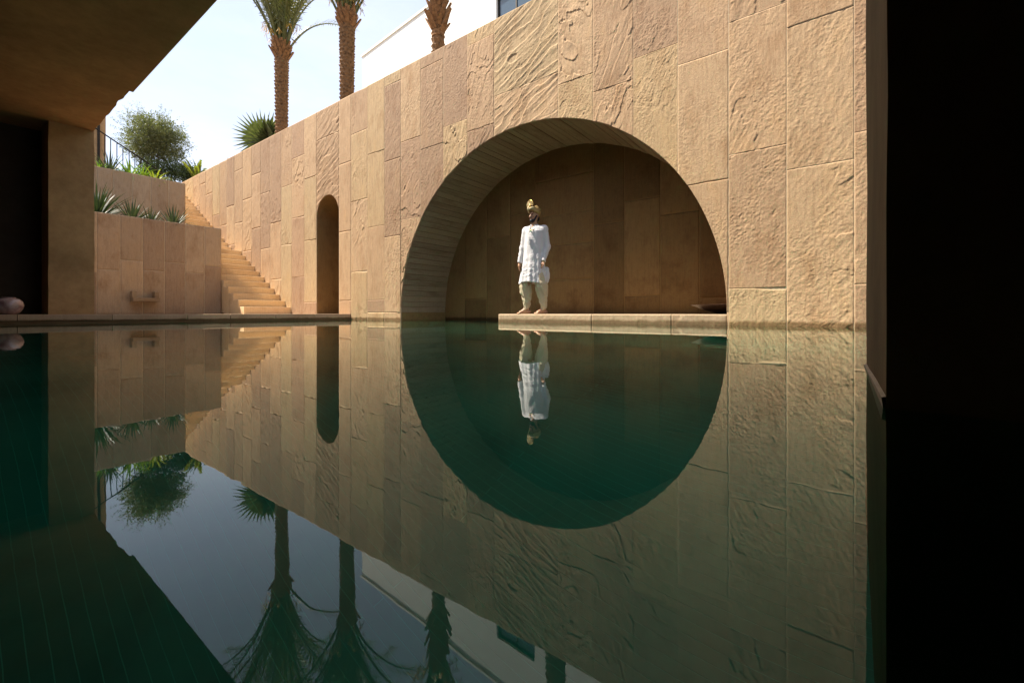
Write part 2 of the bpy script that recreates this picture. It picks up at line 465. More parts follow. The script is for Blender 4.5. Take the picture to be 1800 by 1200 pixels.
def slab_mesh(a, zl, zh, Ofn, kind, seed, cell, thick=0.03, lo=0.0, hi=0.045, proud=0.0, over=1.0):
    """a: column positions; zl, zh: bottom and top of each column; Ofn(a, z, h) gives world points"""
    n = len(a); mrows = max(3, int(math.ceil(np.max(zh - zl) / cell)) + 1)
    s = np.linspace(0, 1, mrows)[None, :]
    A = np.repeat(a[:, None], mrows, 1)
    Zz = zl[:, None] * (1 - s) + zh[:, None] * s
    h = relief(A, Zz, kind, seed)
    h = h - np.median(h)
    # arrises worn back along the edges
    wob = fbm(A * 14 + seed, Zz * 14, 2, 3) * 0.016 + 0.002
    ed = np.minimum(np.minimum(A - a[0], a[-1] - A), np.minimum(Zz - zl[:, None], zh[:, None] - Zz))
    side = np.minimum(np.minimum(A - a[0], a[-1] - A), zh[:, None] - Zz)
    below = Zz - zl[:, None]
    keep = np.clip((fbm(A * 2.3 + seed * 1.7, A * 0 + seed, 2, 5) - 0.42) * 8, 0, 1) * over     # lower arris that overhangs here and there
    m1 = np.clip(side / wob, 0, 1); m2 = np.maximum(np.clip(below / wob, 0, 1), keep)
    m_e = np.minimum(m1, m2); m_e = m_e * m_e * (3 - 2 * m_e)
    h = np.clip(h + proud + 0.0085, 0.0045, hi)
    h = (0.0072 + random.Random(seed).uniform(-.001, .002)) * (1 - m_e) + h * m_e + lo
    front = Ofn(A, Zz, h).reshape(-1, 3)
    idx = np.arange(n * mrows).reshape(n, mrows)
    quads = np.stack([idx[:-1, :-1], idx[1:, :-1], idx[1:, 1:], idx[:-1, 1:]], -1).reshape(-1, 4)
    ring = np.concatenate([idx[:, 0], idx[-1, 1:], idx[-2::-1, -1], idx[0, -2:0:-1]])
    back = Ofn(A.ravel()[ring], Zz.ravel()[ring], np.full(len(ring), -thick))
    m_ = len(ring); b0 = n * mrows
    j = np.arange(m_); jn = (j + 1) % m_
    sk = np.stack([ring[jn], ring[j], b0 + j, b0 + jn], -1)
    return np.vstack([front, back]), np.vstack([quads, sk])

def pointing_quads(mb, a0, a1, z0, z1, Ofn, h=0.0105, w=0.0045, left=True, bottom=True):
    def q_(A0, A1, Z0, Z1):
        P_ = Ofn(np.array([A0, A1, A1, A0]), np.array([Z0, Z0, Z1, Z1]), np.full(4, h))
        mb.poly([tuple(p) for p in P_])
    if left: q_(a0 - w, a0 + w, z0, z1)
    if bottom: q_(a0 + w, a1 - w, z0 - w * .8, z0 + w * .8)
def add_slab(name, parent, mat, a0, a1, z0, z1, Ofn, kind, seed, cell=0.03, cut=None, gap=0.0022, thick=0.03, lo=0.0, hi=0.045, proud=None, over=1.0, chip=None):
    a0 += gap; a1 -= gap; z0 += gap; z1 -= gap
    if z1 - z0 < 0.02 or a1 - a0 < 0.01: return []
    if proud is None: proud = random.Random(seed * 3 + 1).uniform(-0.002, 0.006)
    if cut is None:
        runs = [np.linspace(a0, a1, max(3, int((a1 - a0) / cell) + 1))]
        zlow = lambda q: np.full_like(q, z0)
    else:
        zlow = lambda q: np.maximum(z0, cut(q))
        d = np.linspace(a0, a1, 1500)
        ok = cut(d) < z1 - 0.004
        runs = []; k = 0
        while k < len(d):
            if ok[k]:
                e = k
                while e + 1 < len(d) and ok[e + 1]: e += 1
                if d[e] - d[k] > 0.01:
                    # place columns evenly along the outline's arc length
                    dd = d[k:e + 1]; zz = zlow(dd)
                    L = np.concatenate([[0], np.cumsum(np.hypot(np.diff(dd), np.diff(zz)))])
                    nn = max(4, int(L[-1] / cell) + 1)
                    runs.append(np.interp(np.linspace(0, L[-1], nn), L, dd))
                k = e + 1
            else: k += 1
    os_ = []
    for i, a in enumerate(runs):
        zl = zlow(a)
        zt_ = np.full_like(a, z1)
        if chip: zt_ = zt_ - chip * np.clip((a - a0) / (a1 - a0) * 2.6 - 1.1, 0, 1) * (0.75 + 0.5 * fbm(a * 18, a * 0, 2, 3))
        v, f = slab_mesh(a, zl, zt_, Ofn, kind, seed + i, cell, thick, lo, hi, proud, over)
        me = mesh_np(name, v, f)
        os_.append(obj(name, me, mat, parent))
    return os_

# ================================================================== THE SETTING
WALLTOP = 5.40
AC, AR, AZ = (ux(705, 0) + ux(1278, 0)) / 2, (ux(1278, 0) - ux(705, 0)) / 2, 0.17      # big arch: centre, radius, springing height
DL, DR_ = ux(557, 0), ux(596.5, 0)                                                    # doorway jambs
DC, DRAD = (DL + DR_) / 2, (DR_ - DL) / 2
DTOP = zx(343, DC, 0); DSP = DTOP - DRAD
PLAT_L = ux(876, 0); PLAT_Z = 0.14
POOL_L = ux(617, 0)                                                                    # coping line of the pool
COP_Z = 0.135
STAIR_W = 1.22
STAIR_Z = 5.15
RW1, RW1Z = -13.8, 2.5
RW2, RW2Z = -16.67, 4.26
ALC_D = 1.32

def arch_cut(u):
    u = np.asarray(u, float)
    d = AR ** 2 - (u - AC) ** 2
    return np.where(d > 0, AZ + np.sqrt(np.maximum(d, 0)), -9)
def door_cut(u):
    u = np.asarray(u, float)
    d = DRAD ** 2 - (u - DC) ** 2
    return np.where(d >= 0, DSP + np.sqrt(np.maximum(d, 0)), -9)

# water
wat = MB().box(POOL_L - 0.05, 4.2, -10.2, ALC_D + 0.03, 0, 0)
wat = MB().poly([(POOL_L + 0.0, -10.2, 0), (4.2, -10.2, 0), (4.2, ALC_D + 0.03, 0), (POOL_L + 0.0, ALC_D + 0.03, 0)]).obj('pool_water', 'water')
tag(wat, 'still dark green pool water mirroring the sandstone wall', 'water', kind='structure')
# basin
DEPTH = -1.25
bs = MB()
bs.poly([(POOL_L - 0.4, -10.3, DEPTH - 0.0003), (4.3, -10.3, DEPTH - 0.0003), (4.3, 2, DEPTH - 0.0003), (POOL_L - 0.4, 2, DEPTH - 0.0003)])
fl = bs.obj('pool_floor', 'grout'); tag(fl, 'dark green tiled floor under the pool water', 'pool floor', kind='structure')
tb = MB()
tw, tl = 0.034, 2.4
y = -10.2; k = 0
while y < ALC_D:
    x = POOL_L + (0 if k % 2 == 0 else -tl / 2)
    while x < 4.2:
        dz = 0.0
        tb.box(max(x, POOL_L) + 0.0015, min(x + tl, 4.2) - 0.0015, y + 0.001, y + tw - 0.001, DEPTH - 0.02, DEPTH + dz)
        x += tl
    y += tw; k += 1
to = obj('pool_tiles', tb.mesh('pool_tiles', fix=False), 'tile', fl); tag(to, kind='stuff')
pw = MB()
pw.box(POOL_L - 0.3, POOL_L - 0.02, -10.3, 0.0, DEPTH - 0.1, -0.02)
pw.box(4.2, 4.5, -10.3, 0.0, DEPTH - 0.1, 0.05)
o = pw.obj('pool_side', 'tile'); tag(o, 'green tiled side of the pool basin below the coping', 'pool side', kind='structure')

# garden ground behind and above the wall, out to the horizon
gd = MB()
gd.poly([(-900, 0.34, 5.1), (900, 0.34, 5.1), (900, 1500, 5.1), (-900, 1500, 5.1)])
gd.poly([(-900, -900, 5.09), (-22.4, -900, 5.09), (-22.4, 0.34, 5.09), (-900, 0.34, 5.09)])
o = gd.obj('garden_ground', 'ground'); tag(o, 'dry earth of the raised garden behind the wall', 'ground', kind='structure')
o = MB().box(-22.4, RW2 - 0.28, -9, -STAIR_W - 0.2, 3.6, 4.19).box(RW2 - 0.02, RW1 - 0.28, -9, -STAIR_W - 0.2, 1.5, 2.42).obj('planter_soil', 'soil')
tag(o, 'dark soil filling the stepped planters beside the stair', 'soil', kind='structure')
o = MB().box(-22, POOL_L - 0.36, -9, -0.0, -0.3, COP_Z - 0.006).box(DL - 0.3, DR_ + 0.1, 0.0, 2.85, -0.3, COP_Z - 0.008).obj('terrace_floor', 'coping')
tag(o, 'stone paved terrace behind the pool coping', 'terrace', kind='structure')

# ------------------------------------------------------------------ main wall
wall = empty('sandstone_wall', (0, 0, 0), 'tall sunlit sandstone slab wall with a great round arch over the pool', 'wall')
core = MB()
us = sorted(set(list(np.linspace(-22.3, 4.2, 60)) + list(AC - AR * np.cos(np.linspace(0, math.pi, 73))) + [AC - AR - 1e-4, AC + AR + 1e-4] +
                list(DC - DRAD * np.cos(np.linspace(0, math.pi, 25))) + [DL - 1e-4, DR_ + 1e-4]))
CF = -0.0035
for ua, ub in zip(us, us[1:]):
    mid = (ua + ub) / 2
    if abs(mid - AC) < AR: za, zb = [float(max(AZ, arch_cut(q))) if abs(q - AC) <= AR else AZ for q in (ua, ub)]
    elif abs(mid - DC) < DRAD: za, zb = [float(max(DSP, door_cut(q))) for q in (ua, ub)]
    else: za = zb = DEPTH - 0.05
    core.poly([(ua, CF, za), (ub, CF, zb), (ub, CF, WALLTOP - 0.004), (ua, CF, WALLTOP - 0.004)])
core.poly([(-22.3, CF, WALLTOP - 0.004), (4.2, CF, WALLTOP - 0.004), (4.2, 0.36, WALLTOP - 0.004), (-22.3, 0.36, WALLTOP - 0.004)])
core.poly([(-22.3, 0.36, WALLTOP - 0.004), (4.2, 0.36, WALLTOP - 0.004), (4.2, 0.36, 4.6), (-22.3, 0.36, 4.6)])
core.poly([(-22.3, CF, DEPTH), (-22.3, 0.36, DEPTH), (-22.3, 0.36, WALLTOP - 0.004), (-22.3, CF, WALLTOP - 0.004)])
obj('wall_core', core.mesh('wall_core', fix=False), 'mortar', wall)

def mainO(a, z, h): return np.stack([a, -h, z], -1)
# slab joints read off the photograph: column edges (px) and the bed joints in each column (px rows at column centre)
colpx = [325, 340, 351.7, 362, 374, 386.7, 399, 412.5, 427, 443, 459, 475.7, 495, 513.5, 535.5, 557, 596.5, 618, 646.5, 676.5, 705, 740,
         780, 822, 869, 981.5, 1043, 1113.7, 1191.5, 1281, 1383, 1501.5]
beds = {427: [350, 441], 443: [306, 401], 459: [339, 437], 475.7: [391, 491], 495: [327, 430], 513.5: [276, 382, 487], 535.5: [312, 422, 531],
        557: [240], 596.5: [287, 407, 528], 618: [232, 352, 477], 646.5: [268, 398, 527], 676.5: [147, 281, 415], 705: [245, 384], 740: [113, 258],
        780: [217], 822: [71, 225], 869: [150], 981.5: [140], 1043: [152], 1113.7: [91], 1191.5: [102, 322], 1281: [24, 264, 506], 1383: [32, 290]}
kinds = {427: 'riven', 443: 'pebbly', 459: 'riven', 475.7: 'riven', 495: 'riven', 513.5: 'pebbly', 535.5: 'smooth', 557: 'strata', 596.5: 'smooth', 618: 'riven',
         646.5: 'smooth', 676.5: 'pebbly', 705: 'riven', 740: 'pebbly', 780: 'riven', 822: 'riven', 869: 'strata', 981.5: 'riven', 1043: 'riven', 1113.7: 'pitted',
         1191.5: 'smooth', 1281: 'pitted', 1383: 'pebbly'}
edges = [ux(p, 0) for p in colpx]
cols = []
for i, p in enumerate(colpx[:-1]):
    a0, a1 = edges[i], edges[i + 1]
    mid = (a0 + a1) / 2
    if p in beds:
        zs = [zx(v, mid, 0) for v in beds[p]]
    else:
        zs = []; z = 0.17 + random.uniform(0.6, 1.8)
        while z < WALLTOP - 0.3: zs.append(z); z += random.uniform(1.2, 2.1)
    cols.append((a0, a1, sorted(zs), p))
# columns the photograph hides: beyond the stair's top and behind the dark pillar
cols.insert(0, (-22.3, edges[0], [1.2, 2.9, 4.4], 0))
a = edges[-1]
cols.append((a, a + 0.55, [zx(499, a + 0.1, 0), zx(230, a + 0.1, 0), 4.1], 1501)); a += 0.55
while a < 3.5:
    w = random.uniform(0.55, 0.8); cols.append((a, a + w, sorted([0.9 + random.uniform(-.3, .3), 2.4 + random.uniform(-.3, .3), 4.0 + random.uniform(-.3, .3)]), 0)); a += w
sd = 100
for a0, a1, zs, p in cols:
    cell = 0.0085 if a0 > -6.5 else 0.0115 if a0 > -9 else (0.016 if a0 > -13 else 0.026)
    bot = 0.17 + 0.0
    if p == 557:
        zz = [DSP] + zs + [WALLTOP]; cut = door_cut
    else:
        cut = arch_cut if (a1 > AC - AR + 1e-3 and a0 < AC + AR - 1e-3) else None
        zz = [bot if (cut is not None or p in (676.5, 646.5)) else -0.5] + zs + [WALLTOP]
    for z0, z1 in zip(zz, zz[1:]):
        sd += 1
        kd = kinds.get(p, random.choice(['riven', 'pebbly', 'smooth', 'riven']))
        if random.random() < 0.22 and p not in (557, 869): kd = random.choice(['smooth', 'pebbly', 'riven', 'riven'])
        if p == 1383: kd = ['riven', 'pebbly', 'smooth'][zz.index(z0)]
        if p == 1281: kd = ['pebbly', 'pitted', 'riven', 'riven'][zz.index(z0)]
        add_slab('stone_slab', wall, M['sand'], a0, a1, z0, z1, mainO, kd, sd, cell, cut, chip=0.03 if (p == 1281 and z0 < 0) else (0.02 if random.random() < 0.18 and cut is None else None))
    # base course just above the water
    if p in (676.5, 646.5, 1191.5):
        sd += 1
        b1 = min(a1, AC - AR) if a0 < AC - AR < a1 else a1
        b0 = max(a0, AC + AR) if a0 < AC + AR < a1 else a0
        add_slab('base_slab', wall, M['sand'], b0, b1, -0.5, bot, mainO, random.choice(['riven', 'pebbly']), sd, 0.02, None)

# flush pointing in the joints
jm = MB()
for a0, a1, zs, p in cols:
    zb_ = 0.0
    lo_ = float(arch_cut(a0)) if abs(a0 - AC) < AR - 0.02 else (DSP if False else -0.45)
    jm.box(a0 - 0.0032, a0 + 0.0032, -0.0068 - rng.uniform(0, .0012), 0.0, max(lo_, -0.45), WALLTOP - 0.006)
    for zb_ in zs + ([0.17] if p in (676.5, 646.5) else []):
        if random.random() < 0.5 and not (p == 1281 and zb_ < 1) and arch_cut((a0 + a1) / 2) < zb_ - 0.35 and (abs((a0 + a1) / 2 - AC) > AR or zb_ > 0.5):
            e0, e1 = a0 + 0.0035, a1 - 0.0035
            if arch_cut(e0) > zb_ - 0.02 or arch_cut(e1) > zb_ - 0.02: continue
            jm.box(e0, e1, -0.0062 - rng.uniform(0, .001), 0.0, zb_ - 0.0024, zb_ + 0.0030)
obj('pointing', jm.mesh('pointing', fix=False), 'mortar', wall)
# arch lining: strips of stone that run through the depth of the arch
NV = 84
for k in range(NV):
    t0, t1 = math.pi * k / NV, math.pi * (k + 1) / NV
    rr = AR + rng.uniform(-0.004, 0.006)
    mb = MB(); g_ = 0.0012
    tt = np.linspace(t0 + g_, t1 - g_, 4)
    prof = [(AC - rr * math.cos(q), AZ + rr * math.sin(q)) for q in tt]
    pro2 = [(AC - (AR + .05) * math.cos(q), AZ + (AR + .05) * math.sin(q)) for q in tt]
    ys = (0.012, ALC_D + 0.02)
    for (p0, p1) in zip(prof, prof[1:]):
        mb.poly([(p0[0], ys[0], p0[1]), (p1[0], ys[0], p1[1]), (p1[0], ys[1], p1[1]), (p0[0], ys[1], p0[1])])
    for e, e2 in ((prof[0], pro2[0]), (prof[-1], pro2[-1])):
        mb.poly([(e[0], ys[0], e[1]), (e[0], ys[1], e[1]), (e2[0], ys[1], e2[1]), (e2[0], ys[0], e2[1])])
    obj('arch_lining_stone', mb.mesh('arch_lining_stone', fix=False), 'voussoir', wall)
sh = MB()
tt = np.linspace(0, math.pi, 60)
for q0, q1 in zip(tt, tt[1:]):
    P0 = (AC - (AR + .02) * math.cos(q0), AZ + (AR + .02) * math.sin(q0)); P1 = (AC - (AR + .02) * math.cos(q1), AZ + (AR + .02) * math.sin(q1))
    sh.poly([(P0[0], 0.013, P0[1]), (P1[0], 0.013, P1[1]), (P1[0], ALC_D + .3, P1[1]), (P0[0], ALC_D + .3, P0[1])])
sh.poly([(AC - AR - .001, 0.013, DEPTH), (AC - AR - .001, ALC_D + .3, DEPTH), (AC - AR - .001, ALC_D + .3, AZ), (AC - AR - .001, 0.013, AZ)])
sh.poly([(AC + AR + .001, 0.013, DEPTH), (AC + AR + .001, ALC_D + .3, DEPTH), (AC + AR + .001, ALC_D + .3, AZ), (AC + AR + .001, 0.013, AZ)])
obj('arch_backing', sh.mesh('arch_backing', fix=False), 'mortar_dark', wall)
# alcove back wall
def backO(a, z, h): return np.stack([a, ALC_D - h, z], -1)
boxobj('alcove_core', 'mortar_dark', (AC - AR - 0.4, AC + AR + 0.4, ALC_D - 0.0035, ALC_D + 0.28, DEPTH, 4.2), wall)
bpx = [700, 783, 817.5, 856, 897, 941, 1043.8, 1098, 1161, 1230, 1330]
bbed = {783: [], 817.5: [526], 856: [417], 897: [376], 941: [312, 376, 430, 492], 1043.8: [392], 1098: [350, 520], 1161: [374], 1230: [523]}
pja = MB()
for i in range(len(bpx) - 1):
    a0, a1 = ux(bpx[i], ALC_D), ux(bpx[i + 1], ALC_D)
    a0 = max(a0, AC - AR - 0.3); a1 = min(a1, AC + AR + 0.3)
    if a1 - a0 < 0.05: continue
    zz = [-0.4] + sorted(zx(v, (a0 + a1) / 2, ALC_D) for v in bbed.get(bpx[i], [])) + [4.0]
    for z0, z1 in zip(zz, zz[1:]):
        sd += 1
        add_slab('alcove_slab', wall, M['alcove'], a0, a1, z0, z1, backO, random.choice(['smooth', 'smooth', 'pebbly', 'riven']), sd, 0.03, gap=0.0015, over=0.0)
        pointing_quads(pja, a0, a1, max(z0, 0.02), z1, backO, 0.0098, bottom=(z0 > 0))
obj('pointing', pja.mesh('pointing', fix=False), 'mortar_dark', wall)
# doorway lining
dm = MB()
pr = [(DL, COP_Z - .3)] + [(DC - DRAD * math.cos(q), DSP + DRAD * math.sin(q)) for q in np.linspace(0, math.pi, 25)] + [(DR_, COP_Z - .3)]
for p0, p1 in zip(pr, pr[1:]):
    dm.poly([(p0[0], 0.0, p0[1]), (p1[0], 0.0, p1[1]), (p1[0], 2.8, p1[1]), (p0[0], 2.8, p0[1])])
dm.poly([(DL - .05, 2.8, -0.2), (DR_ + .05, 2.8, -0.2), (DR_ + .05, 2.8, DTOP + .1), (DL - .05, 2.8, DTOP + .1)])
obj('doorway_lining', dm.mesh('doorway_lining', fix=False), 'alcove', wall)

# platform in the arch
plat = empty('arch_platform', (0, 0, 0), 'pale sandstone ledge inside the great arch on which the person stands', 'platform')
def platO(a, z, h): return np.stack([a, -h - 0.001, z], -1)
pe = [PLAT_L, ux(1040, 0), ux(1180, 0), AC + AR]
for i in range(3):
    boxobj('ledge_slab', 'platform', (pe[i] + 0.002, pe[i + 1] - 0.002, 0.02, ALC_D - 0.03, -0.5, PLAT_Z), plat, 0.006)
    sd += 1
    add_slab('ledge_front', plat, M['platform'], pe[i], pe[i + 1], -0.4, PLAT_Z - 0.002, platO, 'riven' if i else 'pebbly', sd, 0.02, thick=0.019, lo=-0.012, hi=0.03)

# ------------------------------------------------------------------ pool coping on the left
cop = empty('pool_coping', (0, 0, 0), 'long low brown stone coping along the pool edge before the stair', 'coping')
ye = [0.0, -0.9, -1.75, -2.6, yx(330, POOL_L), yx(197, POOL_L), yx(30, POOL_L), -6.2, -7.1, -8.0, -9.0, -10.2]
ye = sorted(set(ye), reverse=True)
for y1, y0 in zip(ye, ye[1:]):
    boxobj('coping_stone', 'coping', (POOL_L - 0.36, POOL_L + rng.uniform(-.002, .002), y0 + 0.003, y1 - (0.003 if y1 < 0 else 0.012), COP_Z - 0.095, COP_Z), cop, 0.005)
boxobj('coping_base', 'coping', (POOL_L - 0.3, POOL_L - 0.025, -10.2, -0.015, -0.3, COP_Z - 0.097), cop)

# ------------------------------------------------------------------ retaining walls
def retaining(name, label, u, y0, ztop, zbot, ycut, kindsel, rows, ret_to):
    w = empty(name, (0, 0, 0), label, 'wall')
    def O(a, z, h): return np.stack([u + h, a, z], -1)
    c = MB()
    c.box(u - 0.28, u + 0.0035, y0, -STAIR_W - 0.012, -0.2, ztop - 0.004)
    c.box(ret_to, u - 0.28, -STAIR_W - 0.21, -STAIR_W - 0.012, -0.2, ztop - 0.004)
    c.obj('wall_core', 'mortar', w)
    global sd
    pj = MB()
    for i, (a, b_) in enumerate(zip(ycut, ycut[1:])):
        zz = [zbot] + list(rows[i % len(rows)]) + [ztop]
        for z0, z1 in zip(zz, zz[1:]):
            sd += 1
            add_slab('stone_slab', w, M['sand_smooth'], a, b_, z0, z1, O, random.choice(['smooth', 'pebbly', 'riven']), sd, 0.03, gap=0.0015, over=0.0)
            pointing_quads(pj, a, b_, z0, z1, O, 0.0098, bottom=(z0 != zbot))
    obj('pointing', pj.mesh('pointing', fix=False), 'mortar', w)
    def O2(a, z, h): return np.stack([a, -STAIR_W + h - 0.004, z], -1)
    a = u
    while a > ret_to + 0.1:
        b_ = max(a - 0.62, ret_to); sd += 1
        add_slab('stone_slab', w, M['sand_smooth'], b_, a - 0.002, max(zbot, 0.14), ztop, O2, 'smooth', sd, 0.06, gap=0.003); a = b_
    return w
y1 = [yx(p, RW1) for p in (170, 211, 251, 289, 325, 359)] + [-STAIR_W]
zj = lambda v, px: zx(v, RW1, yx(px, RW1))
rows1 = [[1.2], [zj(474, 190)], [zj(458, 231)], [zj(476, 270)], [zj(462, 307)], [zj(480, 342)], [zj(468, 374)]]
retaining('lower_retaining_wall', 'lower brown stone retaining wall with a water spout, left of the stair', RW1, -7.0, RW1Z, 0.13,
          [-7.0, -5.9, -5.1] + y1[0:0] + [y1[0] - 0.0] + y1[1:], None, [[1.3], [0.9]] + rows1[:0] + [[1.1]] + rows1[1:], RW2 + 0.0)
y2 = [yx(p, RW2) for p in (170, 198.5, 231.5, 264.5, 295.7)] + [-STAIR_W]
retaining('upper_retaining_wall', 'upper brown stone retaining wall below the olive tree and railing', RW2, -7.0, RW2Z, 2.3,
          [-7.0, -6.1, -5.2] + y2, None, [[]], -21.5)

# ------------------------------------------------------------------ stair
stair = empty('stone_stair', (0, 0, 0), 'steep golden sandstone stair climbing along the wall from the terrace', 'stairs')
u0 = ux(511.7, 0); uu = u0; z = 0.135
us_ = []
for i in range(28):
    tread = 0.325
    if i == 10: tread = 0.76
    us_.append((uu, uu - tread, 0.135 + 0.185 * (i + 1))); uu -= tread
for i, (ua, ub, zt) in enumerate(us_):
    if zt > 5.2: break
    boxobj('step', 'step', (ub + 0.001 - 0.0, ua + rng.uniform(-.003, .003), -STAIR_W + 0.004 + rng.uniform(0, .004), 0.0, max(0.12, zt - 0.9), zt), stair, 0.006)

# ------------------------------------------------------------------ building over the camera: deck, pillars, dark room
QS = 1.72
DECKY = CAMY + QS
UP = -10.3
PZ = zx(232, UP, yx(168, UP))
deck = empty('overhanging_deck', (0, 0, 0), 'heavy dark plaster deck overhanging the pool at the upper left', 'building')
dk = MB()
us0 = ux(234, DECKY)        # there the edge steps back and turns rough
dk.box(us0, 6.0, -11.5, DECKY, PZ, PZ + 0.55)
n = 26; pts = []
rr_ = random.Random(4)
for i in range(n + 1):
    w = i / n
    pts.append((us0 - 0.0005 - w * (us0 - UP + 0.0) * 1.0, DECKY - 0.035 - rr_.uniform(0, 0.012) - (0.012 if 5 < i < 8 else 0)))
pts.append((-13, DECKY - 0.05))
low = [(p[0], p[1], PZ + 0.0005 + rr_.uniform(0, .012)) for p in pts]; up_ = [(p[0], p[1] + 0.02, PZ + 0.55) for p in pts]
for i in range(len(pts) - 1):
    dk.poly([low[i], low[i + 1], up_[i + 1], up_[i]])
    dk.poly([low[i], low[i + 1], (pts[i + 1][0], -11.5, PZ + 0.0005), (pts[i][0], -11.5, PZ + 0.0005)])
    dk.poly([up_[i], up_[i + 1], (pts[i + 1][0], -11.5, PZ + 0.55), (pts[i][0], -11.5, PZ + 0.55)])
obj('soffit_slab', dk.mesh('soffit_slab', fix=False), 'soffit', deck)
boxobj('deck_parapet', 'plaster', (-13, 6, -5.6, -5.3, PZ + 0.55, PZ + 1.6), deck)

pl = empty('plaster_pillar', (UP - 0.4, -4.8, COP_Z), 'brown plastered pillar standing on the pool coping under the deck', 'pillar')
def worn_box(x0, x1, y0, y1, z0, z1, seed, amp=0.006, cell=0.06):
    import bmesh
    bm = bmesh.new()
    mb = MB()
    fs = []
    def face(o, du, dv, lu, lv):
        nu = max(2, int(lu / cell)); nv = max(2, int(lv / cell))
        i0 = len(mb.v)
        for i in range(nu + 1):
            for j in range(nv + 1): mb.v.append(tuple(Vector(o) + Vector(du) * (lu * i / nu) + Vector(dv) * (lv * j / nv)))
        for i in range(nu):
            for j in range(nv): mb.f.append((i0 + i * (nv + 1) + j, i0 + (i + 1) * (nv + 1) + j, i0 + (i + 1) * (nv + 1) + j + 1, i0 + i * (nv + 1) + j + 1))
    X, Y, Z = (1, 0, 0), (0, 1, 0), (0, 0, 1)
    face((x0, y0, z0), X, Z, x1 - x0, z1 - z0); face((x0, y1, z0), X, Z, x1 - x0, z1 - z0)
    face((x0, y0, z0), Y, Z, y1 - y0, z1 - z0); face((x1, y0, z0), Y, Z, y1 - y0, z1 - z0)
    face((x0, y0, z1), X, Y, x1 - x0, y1 - y0)
    v = np.array(mb.v)
    n1 = fbm(v[:, 2] * 3 + seed, v[:, 0] * 3 + v[:, 1] * 2, 3, 1) - .5; n2 = fbm(v[:, 2] * 3 + seed, v[:, 0] * 3 + v[:, 1] * 2 + 40, 3, 2) - .5
    v[:, 0] += n1 * amp * 2; v[:, 1] += n2 * amp * 2
    bm.free()
    return mesh_np('pillar_body', v, mb.f, True)
o = obj('pillar_shaft', worn_box(UP - 0.75, UP, yx(85, UP), DECKY - 0.03, COP_Z - 0.01, PZ + 0.02, 3), 'plaster', pl)
o.matrix_parent_inverse = Matrix.Translation(-pl.location)
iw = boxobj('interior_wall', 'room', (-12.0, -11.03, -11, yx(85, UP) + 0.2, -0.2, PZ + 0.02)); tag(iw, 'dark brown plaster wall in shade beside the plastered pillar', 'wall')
iw = boxobj('interior_wall', 'room', (-11.9, 6, -11.5, -10.25, -1.5, PZ + 0.02)); tag(iw, 'unseen dark rear wall added to darken the covered pool room', 'wall')  # out of view, added with a dark finish so the room stays dark
iw = boxobj('interior_wall', 'room', (4.25, 5.0, -11, -4.9, -1.5, PZ + 0.02)); tag(iw, 'unseen dark end wall behind the black pillar, added to darken the covered pool', 'wall')  # also out of view, added to shut side light out of the room
# near pillar on the right
PU = 0.057
pl2 = empty('pool_pillar', (PU + 1, -4.8, 0), 'massive black pillar rising from the water under the deck', 'pillar')
PYF, PYN = CAMY + 1.70, CAMY + 0.945
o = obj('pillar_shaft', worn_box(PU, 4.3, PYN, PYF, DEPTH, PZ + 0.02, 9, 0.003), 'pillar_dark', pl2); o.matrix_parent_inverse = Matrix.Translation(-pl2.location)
mw = MB()
for i in range(12):
    a, b_ = i / 12, (i + 1) / 12
    ya, yb = PYF + (PYN - PYF) * a, PYF + (PYN - PYF) * b_
    ha, hb = 0.002 + 0.016 * a + rng.uniform(0, .001), 0.002 + 0.016 * b_
    mw.poly([(PU - .002, ya, -0.02), (PU - .002, yb, -0.02), (PU - .006, yb, hb), (PU - .006, ya, ha)])
    mw.poly([(PU - .006, ya, ha), (PU - .006, yb, hb), (PU + .004, yb, hb + .003), (PU + .004, ya, ha + .003)])
o = obj('waterline_mortar', mw.mesh('waterline_mortar', fix=False), 'mortar', pl2); o.matrix_parent_inverse = Matrix.Translation(-pl2.location)

# ================================================================== WHITE BUILDING beyond the garden
M['glass'], t, b = new_mat('window_glass')
b.inputs['Base Color'].default_value = (0.05, 0.08, 0.11, 1); b.inputs['Roughness'].default_value = 0.04; b.inputs['Specular IOR Level'].default_value = 0.9
def cam2w(X, Z): return (CY * X - SY * Z, SY * X + CY * Z + CAMY)
BZ = 24.0
bx0, by0 = cam2w((637 - 900) / F * BZ, BZ)
bdir = Vector((1.117, -1.0)); bdir.normalize()
bdx, bdy = CY * bdir.x - SY * bdir.y, SY * bdir.x + CY * bdir.y
bang = math.atan2(bdy, bdx)
BH = CAMZ + (HOR - 101) / F * BZ
wb = empty('white_building', (bx0, by0, 5.1), 'white rendered villa block with a dark window, behind the palms above the wall', 'building')
wb.rotation_euler = (0, 0, bang)
def along(px):      # distance along the facade for a photograph column
    r = (px - 900) / F
    X0, Z0 = (637 - 900) / F * BZ, BZ
    return (r * Z0 - X0) / (bdir.x - r * bdir.y)
w0, w1 = along(872), along(939)
WT = 12.55 - 5.1; WB_ = 9.0 - 5.1; HH = BH - 5.1; BL = 15.0
fm = MB()
fm.box(0, w0, 0, 6, 0, HH); fm.box(w1, BL, 0, 6, 0, HH)
fm.box(w0, w1, 0, 6, WT, HH); fm.box(w0, w1, 0, 6, 0, WB_)
fm.obj('facade', 'white', wb)
fm = MB().box(-0.06, BL + .06, -0.06, 0.26, HH + 0.002, HH + 0.10).box(-0.06, 0.26, 0.262, 6.06, HH + 0.002, HH + 0.10)
fm.obj('parapet_cap', 'white', wb)
